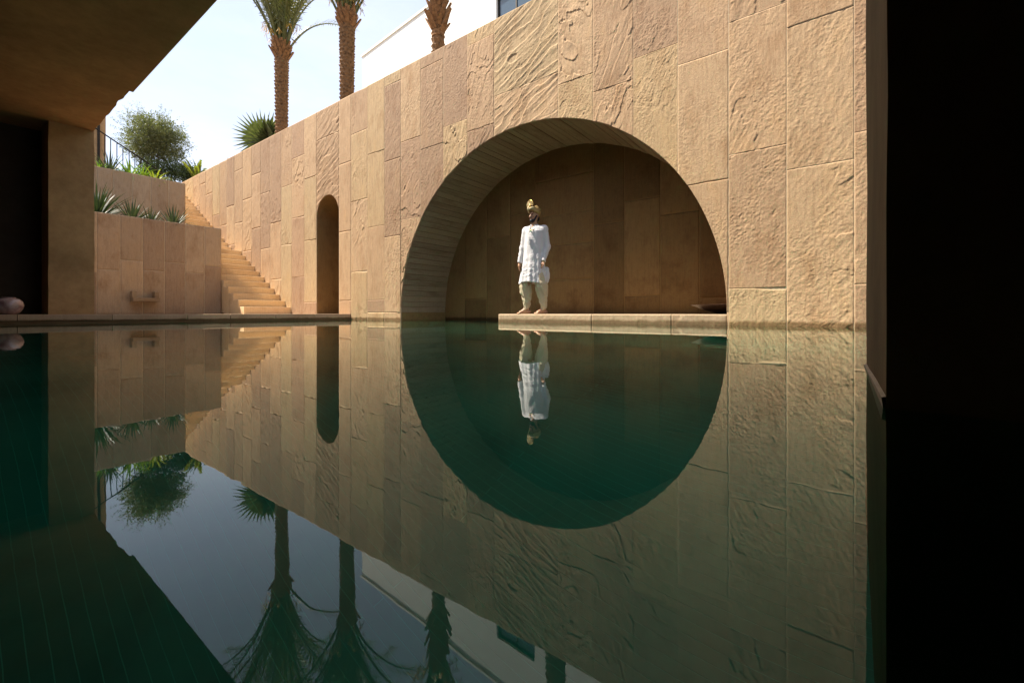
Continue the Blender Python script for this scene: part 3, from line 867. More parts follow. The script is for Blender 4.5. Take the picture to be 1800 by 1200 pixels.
wi = MB().box(w0, w0 + .08, 0.10, 0.18, WB_, WT).box(w1 - .08, w1, 0.10, 0.18, WB_, WT).box(w0 + .08, w1 - .08, 0.10, 0.18, WT - .08, WT).box((w0 + w1) / 2 - .03, (w0 + w1) / 2 + .03, 0.10, 0.18, WB_, WT - .08).obj('window', 'metal', wb)
for k in range(2):
    a_ = w0 + .08 if k == 0 else (w0 + w1) / 2 + .03; b_ = (w0 + w1) / 2 - .03 if k == 0 else w1 - .08
    boxobj('pane', M['glass'], (a_, b_, 0.13, 0.15, WB_, WT - .08), wi)
boxobj('penthouse', 'white', (along(850), BL, 1.6, 6, HH, HH + 1.9), wb)

# ================================================================== VEGETATION
M['frond'] = leaf_mat('palm_frond', (0.115, 0.125, 0.026), (0.20, 0.185, 0.05), 0.35)
M['dryfrond'] = leaf_mat('dry_frond', (0.30, 0.17, 0.07), (0.22, 0.12, 0.05), 0.2)
M['fan'] = leaf_mat('fan_leaf', (0.06, 0.075, 0.032), (0.11, 0.12, 0.055), 0.25)
M['yucca'] = leaf_mat('yucca_blade', (0.028, 0.05, 0.024), (0.055, 0.075, 0.035), 0.12)
M['strap'] = leaf_mat('strap_leaf', (0.06, 0.12, 0.02), (0.16, 0.22, 0.03), 0.35)
M['olive'] = leaf_mat('olive_leaf', (0.10, 0.11, 0.045), (0.17, 0.17, 0.075), 0.3)
M['shrub'] = leaf_mat('shrub_leaf', (0.03, 0.05, 0.012), (0.06, 0.085, 0.02), 0.25)
M['bright'] = leaf_mat('bright_leaf', (0.16, 0.19, 0.03), (0.24, 0.24, 0.03), 0.35)
M['bark'] = simple_mat('palm_bark', (0.20, 0.105, 0.045), 0.9, 0.35, 14, 0.6)
M['bark2'] = simple_mat('palm_boots', (0.25, 0.125, 0.05), 0.9, 0.3, 14, 0.5)
M['wood'] = simple_mat('olive_bark', (0.10, 0.075, 0.05), 0.95, 0.3, 18, 0.6)
M['fruit'] = simple_mat('date_stalk', (0.55, 0.33, 0.06), 0.6, 0.2, 20)

def frond_mesh(name, L, e0, e1, seed, npair=62, bare=0.24, plen=0.46, wid=0.024):
    """pinnate frond that leaves the crown along +x at elevation e0 and bends to e1"""
    r = random.Random(seed)
    mb = MB(); pts = []; p = Vector((0, 0, 0)); n = 22; ds = L / n
    side = r.uniform(-0.12, 0.12)
    dirs = []
    for i in range(n + 1):
        w = i / n; e = R(e0 + (e1 - e0) * w ** 1.7); az = side * w * w
        d = Vector((math.cos(e) * math.cos(az), math.cos(e) * math.sin(az), math.sin(e)))
        pts.append(p.copy()); dirs.append(d); p = p + d * ds
    mb.tube(pts, [0.035 * (1 - i / n) ** 0.8 + 0.004 for i in range(n + 1)], 5)
    for k in range(npair):
        w = bare + (1 - bare) * (k + r.random() * 0.4) / npair
        i = min(int(w * n), n - 1); f = w * n - i
        c = pts[i].lerp(pts[i + 1], f); d = dirs[i].lerp(dirs[i + 1], f).normalized()
        lat = Vector((0, 0, 1)).cross(d)
        if lat.length < 1e-3: lat = Vector((0, 1, 0))
        lat.normalize(); up = d.cross(lat)
        ll = plen * (0.55 + 0.45 * math.sin(math.pi * min(1, (w - bare) / (1 - bare) * 0.8 + 0.18))) * r.uniform(0.85, 1.1)
        for sgn in (-1, 1):
            fw = r.uniform(0.55, 0.95)
            dd = (lat * sgn + d * fw + up * r.uniform(0.05, 0.5)).normalized()
            tip = c + dd * ll + Vector((0, 0, -0.10 * ll * r.random() * 2))
            mid = c + dd * ll * 0.5
            ww = d.cross(dd).cross(dd).normalized() * wid * 0.5
            ww = dd.cross(up).normalized() * wid * 0.5
            mb.poly([c - ww * .6, mid - ww, tip, mid + ww, c + ww * .6])
    return mb.mesh(name, fix=False)
FR = [frond_mesh('frond', 4.0, 86, 62, 1, 60), frond_mesh('frond', 4.3, 78, 14, 2, 60), frond_mesh('frond', 4.2, 73, -6, 3, 60, 0.2),
      frond_mesh('frond', 3.8, 70, 2, 4, 60, 0.2), frond_mesh('frond', 4.3, 82, 38, 5, 60)]
for f_ in FR: f_.materials.append(M['frond'])
FD = frond_mesh('dry_frond', 2.0, 40, 5, 8, 40, 0.35, 0.4); FD.materials.append(M['dryfrond'])

def trunk_mesh(h, r0, r1, seed, ringh=0.12):
    """date palm trunk: spiral rows of cut leaf bases that stand out as overlapping scales"""
    n = 60; rows = int(h / 0.016)
    th = np.linspace(0, 2 * np.pi, n, endpoint=False)[None, :]
    z = np.linspace(0, h, rows)[:, None]
    ns = 9
    ph = z / ringh + th * 1 / (2 * np.pi)
    row = np.floor(ph); fz = ph - row
    tt = (th / (2 * np.pi) * ns + row * 0.5)
    ft = np.abs((tt - np.floor(tt)) - 0.5) * 2
    lip = np.clip(fz - 0.35 * ft, 0, 1)
    rad = r0 + (r1 - r0) * z / h - 0.02 + 0.055 * lip ** 1.6 + 0.012 * (vnoise(tt * 1.0 + seed, row * 3.3) - 0.5)
    rad = rad + 0.012 * np.sin(z * 1.3 + seed)
    v = np.stack([rad * np.cos(th), rad * np.sin(th), np.broadcast_to(z, rad.shape)], -1).reshape(-1, 3)
    idx = np.arange(rows * n).reshape(rows, n)
    q = np.stack([idx[:-1], np.roll(idx[:-1], -1, 1), np.roll(idx[1:], -1, 1), idx[1:]], -1).reshape(-1, 4)
    return mesh_np('trunk', v, q)

def date_palm(px, y, crown_py, r, label, seed, nf=30, boots=0.5, spread=1.0, drys=1, ringh=0.12, maxw=1.0):
    u = ux(px, y); zt = zx(crown_py, u, y)
    rd = random.Random(seed)
    t_ = empty('date_palm', (u, y, 5.05), label, 'palm tree')
    h = zt - 5.05
    obj('trunk', trunk_mesh(h, r, r * 0.96, seed, ringh), 'bark', t_)
    # crown shaft of old leaf bases
    cb = MB()
    for k in range(46):
        az = k * 2.399963; zz = h - boots * 0.9 + boots * 1.1 * k / 46
        e = R(60 + 22 * k / 46)
        d = Vector((math.cos(az) * math.cos(e), math.sin(az) * math.cos(e), math.sin(e)))
        s0 = Vector((math.cos(az) * r * 0.92, math.sin(az) * r * 0.92, zz))
        lat = Vector((-math.sin(az), math.cos(az), 0)); L = rd.uniform(0.22, 0.42)
        o_ = Vector((math.cos(az), math.sin(az), 0))
        w = 0.085
        a, b_, c_, dd = s0 - lat * w, s0 + lat * w, s0 + d * L + lat * w * .35 + o_ * .03, s0 + d * L - lat * w * .35 + o_ * .03
        cb.poly([a, b_, c_, dd]); th = o_ * -0.04
        cb.poly([a + th, dd + th, c_ + th, b_ + th]); cb.poly([a, dd, dd + th, a + th]); cb.poly([b_, b_ + th, c_ + th, c_]); cb.poly([dd, c_, c_ + th, dd + th])
    cb.tube([(0, 0, h - boots), (0, 0, h + 0.25)], [r * 0.95, r * 0.6], 14)
    obj('leaf_bases', cb.mesh('leaf_bases', fix=False), 'bark2', t_)
    for k in range(nf):
        w = (k + 0.5) / nf
        w = w * maxw
        me = FR[0] if w < 0.16 else FR[4] if w < 0.36 else FR[1] if w < 0.6 else FR[2] if w < 0.82 else FR[3]
        o_ = obj('frond', me, None, t_, (0, 0, h + 0.12 - 0.25 * w))
        az = k * 2.399963 + rd.uniform(-.3, .3)
        o_.rotation_euler = (rd.uniform(-.08, .08), rd.uniform(-0.12, 0.08), az)
        o_.scale = (spread * rd.uniform(.9, 1.1),) * 2 + (rd.uniform(.9, 1.08),)
        o_.location.x = math.cos(az) * r * 0.5; o_.location.y = math.sin(az) * r * 0.5
    for k in range(drys):
        o_ = obj('dry_frond', FD, None, t_, (0, 0, h)); o_.rotation_euler = (0, R(rd.uniform(-10, 20)), rd.uniform(-1.0, 0.4))
    fs = MB()
    for k in range(16):
        az = rd.uniform(0, 6.28); p0 = Vector((0, 0, h + 0.1)); L = rd.uniform(0.5, 0.95)
        d = Vector((math.cos(az) * .5, math.sin(az) * .5, .85))
        p1 = p0 + d * L; p2 = p1 + Vector((math.cos(az) * .22, math.sin(az) * .22, -.10))
        fs.tube([p0, p1, p2], [0.012, 0.009, 0.004], 4)
        for j in range(5):
            fs.tube([p1.lerp(p2, j / 5), p1.lerp(p2, j / 5) + Vector((rd.uniform(-.12, .12), rd.uniform(-.12, .12), -rd.uniform(.1, .25)))], 0.007, 3)
    obj('fruit_stalks', fs.mesh('fruit_stalks', fix=False), 'fruit', t_)
    return t_
date_palm(495, 0.95, 90, 0.205, 'date palm with a slender trunk and open crown beside the fan palm', 3, nf=34, boots=0.35, drys=0)
date_palm(610, 1.5, 36, 0.215, 'date palm at the corner of the white building, rising behind the wall', 9, nf=34, boots=0.3, drys=0)
date_palm(770, 1.3, -6, 0.165, 'date palm with shaggy old leaf bases before the white building', 15, nf=24, boots=1.0, ringh=0.15, drys=0, maxw=0.55)
date_palm(975, 1.4, -150, 0.19, 'date palm in front of the dark window of the white building', 21, nf=28, boots=0.4, ringh=0.15)

def blades(name, n, L, w, e_rng, seed, droop=0.15, mat='yucca', parent=None, segs=4, spread=0.03, fold=0.25):
    r = random.Random(seed); mb = MB()
    for k in range(n):
        az = k * 2.399963 + r.uniform(-.2, .2); e = R(e_rng[0] + (e_rng[1] - e_rng[0]) * (k / max(1, n - 1)) + r.uniform(-6, 6))
        l = L * r.uniform(0.8, 1.1); p = Vector((math.cos(az) * spread, math.sin(az) * spread, 0))
        lat = Vector((-math.sin(az), math.cos(az), 0)); prev = None
        for i in range(segs + 1):
            q = i / segs
            ww = w * (0.7 + 0.6 * q if q < 0.3 else 0.88 * (1 - ((q - .3) / .7) ** 1.6)) * 0.5
            if i == segs: ww = 0.0008
            ee = e - droop * 3.0 * q * q
            if i: p = p + Vector((math.cos(az) * math.cos(ee), math.sin(az) * math.cos(ee), math.sin(ee))) * (l / segs)
            cur = (p - lat * ww, p + lat * ww)
            if prev: mb.poly([prev[0], prev[1], cur[1], cur[0]])
            prev = cur
    return obj(name, mb.mesh(name, fix=False), mat, parent)

def rosette(px, u, py_base, zg, n, L, w, er, label, seed, droop=0.1, mat='yucca', cat='plant', name='yucca_plant', group=None):
    y = yx(px, u)
    e_ = empty(name, (u, y, zg), label, cat, group)
    o1 = blades('leaves', n, L, w, er, seed, droop, mat, e_)
    sm = MB().tube([(0, 0, -0.05), (0, 0, 0.10)], [0.05, 0.03], 8); sm.obj('stem', 'wood', e_)
    return e_
# lower planter
P1 = RW1 - 0.42
rosette(170, P1 - 0.5, 0, 2.45, 130, 0.98, 0.05, (2, 88), 'large dark green yucca beside the plastered pillar on the lower planter', 1, 0.10)
rosette(232, P1, 0, 2.42, 46, 0.62, 0.05, (8, 86), 'mid sized yucca rosette next to the large yucca on the lower planter', 2, 0.05)
rosette(264, P1, 0, 2.40, 38, 0.48, 0.045, (5, 85), 'small low yucca rosette between two bigger ones on the lower planter', 3, 0.05)
rosette(304, P1, 0, 2.42, 52, 0.62, 0.05, (8, 86), 'yucca rosette at the end of the lower planter by the stair', 4, 0.04)
# upper planter
P2 = RW2 - 0.45
rosette(192, P2, 0, 4.2, 44, 0.72, 0.035, (25, 88), 'blue green tufted plant at the foot of the railing', 5, 0.08, 'yucca', 'plant', 'tufted_plant')
rosette(176, P2 - .1, 0, 4.2, 40, 0.45, 0.05, (15, 80), 'low strap leaved plant beside the tan building corner', 6, 0.25, 'strap', 'plant', 'strap_leaved_plant')
rosette(228, P2, 0, 4.15, 42, 0.72, 0.06, (15, 85), 'strap leaved plant with arching leaves below the railing', 7, 0.28, 'strap', 'plant', 'strap_leaved_plant')
rosette(250, P2 - .2, 0, 4.15, 40, 0.70, 0.055, (15, 85), 'arching strap leaved plant in front of the olive trunk', 8, 0.28, 'strap', 'plant', 'strap_leaved_plant')
rosette(272, P2, 0, 4.12, 44, 0.66, 0.06, (12, 80), 'bright yellow green strap leaved plant at the olive tree', 9, 0.32, 'bright', 'plant', 'strap_leaved_plant')

def leafcloud(mb, centre, rad, n, seed, size=0.055, squash=1.0, shell=0.55, up=0.0):
    r = random.Random(seed)
    for _ in range(n):
        while True:
            v = Vector((r.uniform(-1, 1), r.uniform(-1, 1), r.uniform(-1, 1)))
            if shell < v.length < 1: break
        p = Vector(centre) + Vector((v.x * rad, v.y * rad, v.z * rad * squash))
        d = (v.normalized() * 0.7 + Vector((r.gauss(0, .5), r.gauss(0, .5), r.gauss(0, .5) + up))).normalized()
        a = d.orthogonal().normalized(); a = (a * math.cos(r.random() * 6.28) + d.cross(a) * math.sin(r.random() * 6.28))
        l = size * r.uniform(.7, 1.3); w = l * 0.16
        mb.poly([p, p + d * l * .5 + a * w, p + d * l, p + d * l * .5 - a * w])
def olive(px, py_c, u, label, radpx, seed):
    y = yx(px, u); zc = zx(py_c, u, y); Z = -SY * u + CY * (y - CAMY); rad = radpx / F * Z
    e_ = empty('olive_tree', (u, y, 5.09), label, 'tree')
    r = random.Random(seed); h = zc - 5.09
    tm = MB()
    fork = Vector((0.05, 0.03, h * 0.42))
    tm.tube([(0, 0, -.1), (0.04, -0.02, h * .2), fork], [0.16, 0.12, 0.10], 10)
    ends = []
    for k in range(7):
        az = k * 0.9 + r.uniform(-.2, .2); el = r.uniform(35, 75)
        d = Vector((math.cos(az) * math.cos(R(el)), math.sin(az) * math.cos(R(el)), math.sin(R(el))))
        m_ = fork + d * rad * 0.55; en = Vector((0, 0, h)) + (m_ - Vector((0, 0, h))).normalized() * rad * 0.62 + Vector((0, 0, r.uniform(0, .3)))
        tm.tube([fork, m_, en], [0.06, 0.04, 0.015], 6); ends.append(en); ends.append(m_)
    tm.obj('trunk', 'wood', e_, True)
    cm = MB()
    cc = Vector((0, 0, h))
    for k in range(230):
        v = Vector((r.gauss(0, 1), r.gauss(0, 1), r.gauss(0, 1))).normalized() * rad * (r.random() ** 0.45)
        v.z *= 0.92
        leafcloud(cm, cc + v * 0.86, r.uniform(0.20, 0.40), 120, seed * 1000 + k, 0.095, 1.0, 0.0, 0.15)
    for k in range(60):      # sprays that break the outline
        v = Vector((r.gauss(0, 1), r.gauss(0, 1), abs(r.gauss(0, 1)) - .2)).normalized()
        for j in range(9):
            leafcloud(cm, cc + v * rad * (0.85 + 0.035 * j) + Vector((0, 0, .01 * j)), 0.04, 4, seed * 77 + k * 10 + j, 0.06, 1, 0, 0.3)
    obj('crown', cm.mesh('crown', fix=False), 'olive', e_)
    return e_
olive(272, 246, -25.5, 'round clipped olive tree above the upper retaining wall', 52, 5)

def bush(px, py_c, u, zg, radpx, mat, label, seed, sq=0.8, size=0.09):
    y = yx(px, u); Z = -SY * u + CY * (y - CAMY); rad = radpx / F * Z; zc = zx(py_c, u, y)
    e_ = empty('shrub', (u, y, zg), label, 'shrub'); r = random.Random(seed)
    cm = MB()
    for k in range(34):
        v = Vector((r.gauss(0, 1), r.gauss(0, 1), r.gauss(0, 1))).normalized() * rad * r.random() ** .5
        v.z *= sq
        leafcloud(cm, Vector((0, 0, zc - zg)) + v * .85, r.uniform(.2, .4), 110, seed * 500 + k, size, 1, 0, .2)
    obj('foliage', cm.mesh('foliage', fix=False), mat, e_)
    st = MB()
    for k in range(5): st.tube([(0, 0, -.2), (r.uniform(-.2, .2), r.uniform(-.2, .2), zc - zg)], [.03, .012], 5)
    st.obj('stem', 'wood', e_)
    return e_
bush(303, 300, -24.8, 5.05, 28, 'shrub', 'dark leafy shrub under the olive tree beside the stair', 31)
bush(266, 303, -24.6, 5.05, 24, 'shrub', 'dark green bush around the foot of the olive tree', 32)
bush(333, 306, -23.6, 5.05, 17, 'shrub', 'small dark bush at the stair head against the wall', 33)
# bright cycad-like cluster and sprouts at the far end of the wall
def cyc(px, py, u, y, zg, label, n, L, seed, er=(30, 88), mat='bright', w=0.10):
    e_ = empty('cycad_plant', (u, y, zg), label, 'plant')
    r = random.Random(seed)
    me = frond_mesh('leaf', L, 78, 55, seed, 34, 0.08, 0.16, 0.035); me.materials.append(M[mat])
    for k in range(n):
        o_ = obj('leaf', me, None, e_); az = k * 2.399963
        o_.rotation_euler = (r.uniform(-.1, .1), R(r.uniform(-12, 28)), az); s_ = r.uniform(.7, 1.1); o_.scale = (s_, s_, s_)
    MB().tube([(0, 0, -.3), (0, 0, .1)], [.12, .1], 8).obj('stem', 'wood', e_)
uq = -23.2; yq = yx(347, uq)
cyc(346, 0, uq, yq, 5.9, 'yellow green cycad with upright leaves behind the far end of the wall', 16, 1.15, 41)
uq = ux(362, 0.9); cyc(362, 0, uq, 0.9, 5.3, 'grey green young palm half hidden behind the wall near the cycad', 9, 0.75, 42, mat='yucca')
uq = ux(405, 1.0)
sp = empty('palm_seedling', (uq, 1.0, 5.2), 'lone thin palm shoot with a dry brown tip above the wall', 'plant')
o_ = obj('leaf', frond_mesh('leaf', 1.25, 70, 62, 51, 26, 0.35, 0.18, 0.02), 'dryfrond', sp); o_.rotation_euler = (0, 0, R(165))
o_ = obj('leaf', frond_mesh('leaf', 0.8, 75, 60, 52, 26, 0.2, 0.2, 0.02), 'yucca', sp); o_.rotation_euler = (0, 0, R(120))
MB().tube([(0, 0, -.2), (0, 0, .1)], [.03, .02], 6).obj('stem', 'wood', sp)

# fan palm
def fan_mesh(name, L, n, seed, petiole=0.5):
    r = random.Random(seed); mb = MB()
    mb.tube([(0, 0, 0), (petiole * .5, 0, petiole * .12), (petiole, 0, petiole * .1)], [.02, .016, .012], 5)
    c = Vector((petiole, 0, petiole * .1)); A = R(125)
    pts = []
    for k in range(n + 1):
        a = -A + 2 * A * k / n
        rr = L * 0.55 * (1 - 0.15 * abs(a / A)); zz = 0.03 if k % 2 else -0.03
        pts.append(c + Vector((math.cos(a) * rr, math.sin(a) * rr, zz + 0.05)))
    for k in range(n):
        mb.poly([c, pts[k], pts[k + 1]])
        am = -A + 2 * A * (k + .5) / n; l2 = L * (1 - 0.15 * abs(am / A)) * r.uniform(.9, 1.05)
        tip = c + Vector((math.cos(am) * l2, math.sin(am) * l2, 0.05 - 0.12 * r.random() * l2))
        mb.poly([pts[k], tip, pts[k + 1]])
    return mb.mesh(name, fix=False)
u_f = ux(476, 1.35)
fp = empty('fan_palm', (u_f, 1.35, 5.05), 'low fan palm with spiky round leaves at the foot of the slender date palm', 'palm')
fm1 = fan_mesh('fan_leaf', 1.05, 30, 3, 0.35); fm1.materials.append(M['fan'])
r = random.Random(5)
for k in range(11):
    o_ = obj('fan_leaf', fm1, None, fp, (0, 0, 1.05)); s_ = r.uniform(.75, 1.05); o_.scale = (s_,) * 3
    o_.rotation_euler = (R(r.uniform(-60, 60)), R(-r.uniform(15, 75)), k * 2.399963)
MB().tube([(0, 0, -.1), (0, 0, 1.0)], [.13, .11], 10).obj('trunk', 'bark', fp)

# ================================================================== SMALL THINGS
# railing beside the garden steps
ur = -18.6
rl = empty('iron_railing', (0, 0, 0), 'thin black iron handrail with upright bars sloping down towards the olive tree', 'railing')
pts = [(ur, yx(p, ur), zx(q, ur, yx(p, ur))) for p, q in ((160, 220), (173.8, 229.5), (221, 261), (268, 292), (290, 308))]
MB().tube(pts, 0.022, 8).obj('handrail', 'metal', rl, True)
for p in (184, 194.5, 205.5, 216, 227, 237, 247.6, 258):
    yy = yx(p, ur); zt = np.interp(p, [160, 173.8, 221, 268, 290], [pts[i][2] for i in range(5)])
    MB().tube([(ur, yy, 4.1), (ur, yy, zt - .01)], 0.013, 6).obj('bar', 'metal', rl)
# tan building corner seen between pillar and railing
ub = -19.3; yb = yx(186, ub)
tbd = empty('tan_building', (ub, yb, 4.0), 'sliver of a tan plastered building corner beside the brown pillar', 'building')
o = boxobj('wall', 'tanwall', (ub - 5, ub, yb - 5, yb, 3.5, 7.3), tbd); o.matrix_parent_inverse = Matrix.Translation(-tbd.location)
o = boxobj('drain_pipe', 'metal', (ub, ub + 0.05, yx(173, ub) - .03, yx(173, ub) + .03, 3.5, 7.2), tbd); o.matrix_parent_inverse = Matrix.Translation(-tbd.location)

# water spout on the lower retaining wall
ysp = yx(252, RW1); zsp = zx(527, RW1, ysp)
so = empty('water_spout', (RW1, ysp, zsp), 'small square trough spout of brown stone jutting from the lower retaining wall', 'spout')
MB().box(-0.02, 0.30, -0.26, 0.26, -0.045, 0.045, 0.006).obj('trough_floor', 'voussoir', so)
MB().box(-0.02, 0.22, -0.26, -0.17, 0.047, 0.20, 0.006).obj('trough_side', 'voussoir', so)
MB().box(-0.02, 0.22, 0.17, 0.26, 0.047, 0.20, 0.006).obj('trough_side', 'voussoir', so)

# round jar on the coping
M['jar'], t, b = new_mat('mauve_glaze')
n1 = N(t, 'ShaderNodeTexNoise', Scale=9.0, Detail=5.0); g = N(t, 'ShaderNodeNewGeometry'); t.links.new(g.outputs['Position'], n1.inputs['Vector'])
rp = ramp(t, n1.outputs['Fac'], [(0.35, (0.20, 0.10, 0.10)), (0.6, (0.42, 0.30, 0.28))]); t.links.new(rp.outputs[0], b.inputs['Base Color'])
b.inputs['Roughness'].default_value = 0.22; b.inputs['Coat Weight'].default_value = 0.5
uj = POOL_L - 0.2; yj = yx(15, uj)
jar = empty('glazed_jar', (uj, yj, COP_Z), 'squat round mauve glazed jar standing on the coping in the shade', 'jar')
prof = [(0.0, 0.0), (0.065, 0.0), (0.08, 0.008), (0.115, 0.035), (0.145, 0.085), (0.155, 0.13), (0.145, 0.18), (0.115, 0.22), (0.07, 0.238), (0.055, 0.235), (0.05, 0.21), (0.0, 0.19)]
MB().lathe(prof, 40).obj('vessel', M['jar'], jar, True)
MB().lathe([(0.05, 0.236), (0.072, 0.234), (0.076, 0.243), (0.066, 0.249), (0.052, 0.245), (0.05, 0.236)], 40).obj('rim', M['jar'], jar, True)

# bronze bowl in the alcove
yb_ = 0.78; ubw = ux(1218, yb_) + 0.62
bw = empty('bronze_bowl', (ubw, yb_, PLAT_Z), 'wide dark bronze bowl on the ledge at the right end of the arch', 'bowl')
MB().lathe([(0.0, 0.0), (0.24, 0.0), (0.30, 0.015), (0.45, 0.06), (0.56, 0.105), (0.62, 0.128), (0.635, 0.132), (0.62, 0.134), (0.60, 0.125)], 48).obj('bowl_shell', 'bronze', bw, True)
MB().lathe([(0.599, 0.124), (0.5, 0.09), (0.35, 0.05), (0.0, 0.04)], 48).obj('bowl_lining', 'copper', bw, True)

# ================================================================== THE PERSON
# built in a front view frame: x to the viewer's right, y away from the viewer, z up, feet on z = 0
def sd_capsule(P, a, b, r0, r1):
    a = np.array(a, float); b = np.array(b, float); ba = b - a
    h = np.clip(((P - a) @ ba) / (ba @ ba), 0, 1)
    return np.linalg.norm(P - a - h[:, None] * ba, axis=1) - (r0 + (r1 - r0) * h)
def sd_ell(P, c, r, rot=None):
    q = P - np.array(c, float)
    if rot is not None: q = q @ np.array(rot)          # rot: 3x3, columns are the local axes
    r = np.array(r, float)
    k0 = np.linalg.norm(q / r, axis=1); k1 = np.linalg.norm(q / (r * r), axis=1)
    return k0 * (k0 - 1.0) / np.maximum(k1, 1e-9)
def smin(a, b, k):
    h = np.clip(0.5 + 0.5 * (b - a) / k, 0, 1)
    return b * (1 - h) + a * h - k * h * (1 - h)
def rotz(d):
    c, s_ = math.cos(R(d)), math.sin(R(d))
    return np.array([[c, -s_, 0], [s_, c, 0], [0, 0, 1]])

def surface_nets(f, lo, hi, h):
    n = [int(math.ceil((hi[i] - lo[i]) / h)) + 1 for i in range(3)]
    ax = [lo[i] + h * np.arange(n[i]) for i in range(3)]
    G = np.stack(np.meshgrid(*ax, indexing='ij'), -1).reshape(-1, 3)
    V = np.empty(len(G))
    for k in range(0, len(G), 400000): V[k:k + 400000] = f(G[k:k + 400000])
    V = V.reshape(n)
    ins = V < 0
    c = [V[i:n[0] - 1 + i, j:n[1] - 1 + j, k:n[2] - 1 + k] for i in (0, 1) for j in (0, 1) for k in (0, 1)]
    cnt = sum((q < 0).astype(int) for q in c)
    cell = (cnt > 0) & (cnt < 8)
    ids = -np.ones(cell.shape, int); ids[cell] = np.arange(cell.sum())
    I, J, K = np.nonzero(cell)
    off = np.array([(i, j, k) for i in (0, 1) for j in (0, 1) for k in (0, 1)], float)
    vals = np.stack([q[cell] for q in c], 1)
    acc = np.zeros((len(I), 3)); w = np.zeros(len(I))
    for a in range(8):
        for b_ in range(a + 1, 8):
            if np.abs(off[a] - off[b_]).sum() != 1: continue
            va, vb = vals[:, a], vals[:, b_]
            m_ = (va < 0) != (vb < 0)
            t_ = np.where(m_, va / np.where(np.abs(va - vb) < 1e-12, 1, va - vb), 0)
            acc += m_[:, None] * (off[a] + t_[:, None] * (off[b_] - off[a])); w += m_
    verts = np.array(lo) + h * (np.stack([I, J, K], 1) + acc / w[:, None])
    Q = []
    for axn in range(3):
        sl0 = [slice(None)] * 3; sl1 = [slice(None)] * 3
        sl0[axn] = slice(0, -1); sl1[axn] = slice(1, None)
        A = ins[tuple(sl0)]; B = ins[tuple(sl1)]
        e = np.nonzero(A != B)
        u_, v_ = [(1, 2), (2, 0), (0, 1)][axn]
        e = list(e)
        ok = (e[u_] > 0) & (e[v_] > 0) & (e[u_] < n[u_] - 1) & (e[v_] < n[v_] - 1)
        e = [q[ok] for q in e]
        def idx(du, dv):
            p = [q.copy() for q in e]; p[u_] -= du; p[v_] -= dv
            return ids[p[0], p[1], p[2]]
        q = np.stack([idx(1, 1), idx(0, 1), idx(0, 0), idx(1, 0)], 1)
        fl_ = ~A[tuple(e)]
        q[fl_] = q[fl_][:, ::-1]
        Q.append(q)
    return verts, np.vstack(Q)

def vnormals(v, q):
    nrm = np.zeros_like(v)
    fn = np.cross(v[q[:, 2]] - v[q[:, 0]], v[q[:, 3]] - v[q[:, 1]])
    for k in range(4): np.add.at(nrm, q[:, k], fn)
    return nrm / np.maximum(np.linalg.norm(nrm, axis=1)[:, None], 1e-12)

# joints
HD = np.array([0.005, -0.005, 1.675]); HROT = rotz(-22)          # the head turns to the viewer's left
def hp(x, y, z): return HD + HROT @ np.array([x, y, z])
SHL, SHR = (-0.165, 0.0, 1.425), (0.205, 0.01, 1.435)
ELL, ELR = (-0.222, 0.0, 1.13), (0.255, 0.03, 1.135)
WRL, WRR = (-0.268, -0.045, 0.875), (0.208, -0.065, 0.885)
KNL, KNR = (-0.105, -0.04, 0.50), (0.135, -0.05, 0.50)
ANL, ANR = (-0.155, 0.03, 0.095), (0.185, 0.02, 0.095)

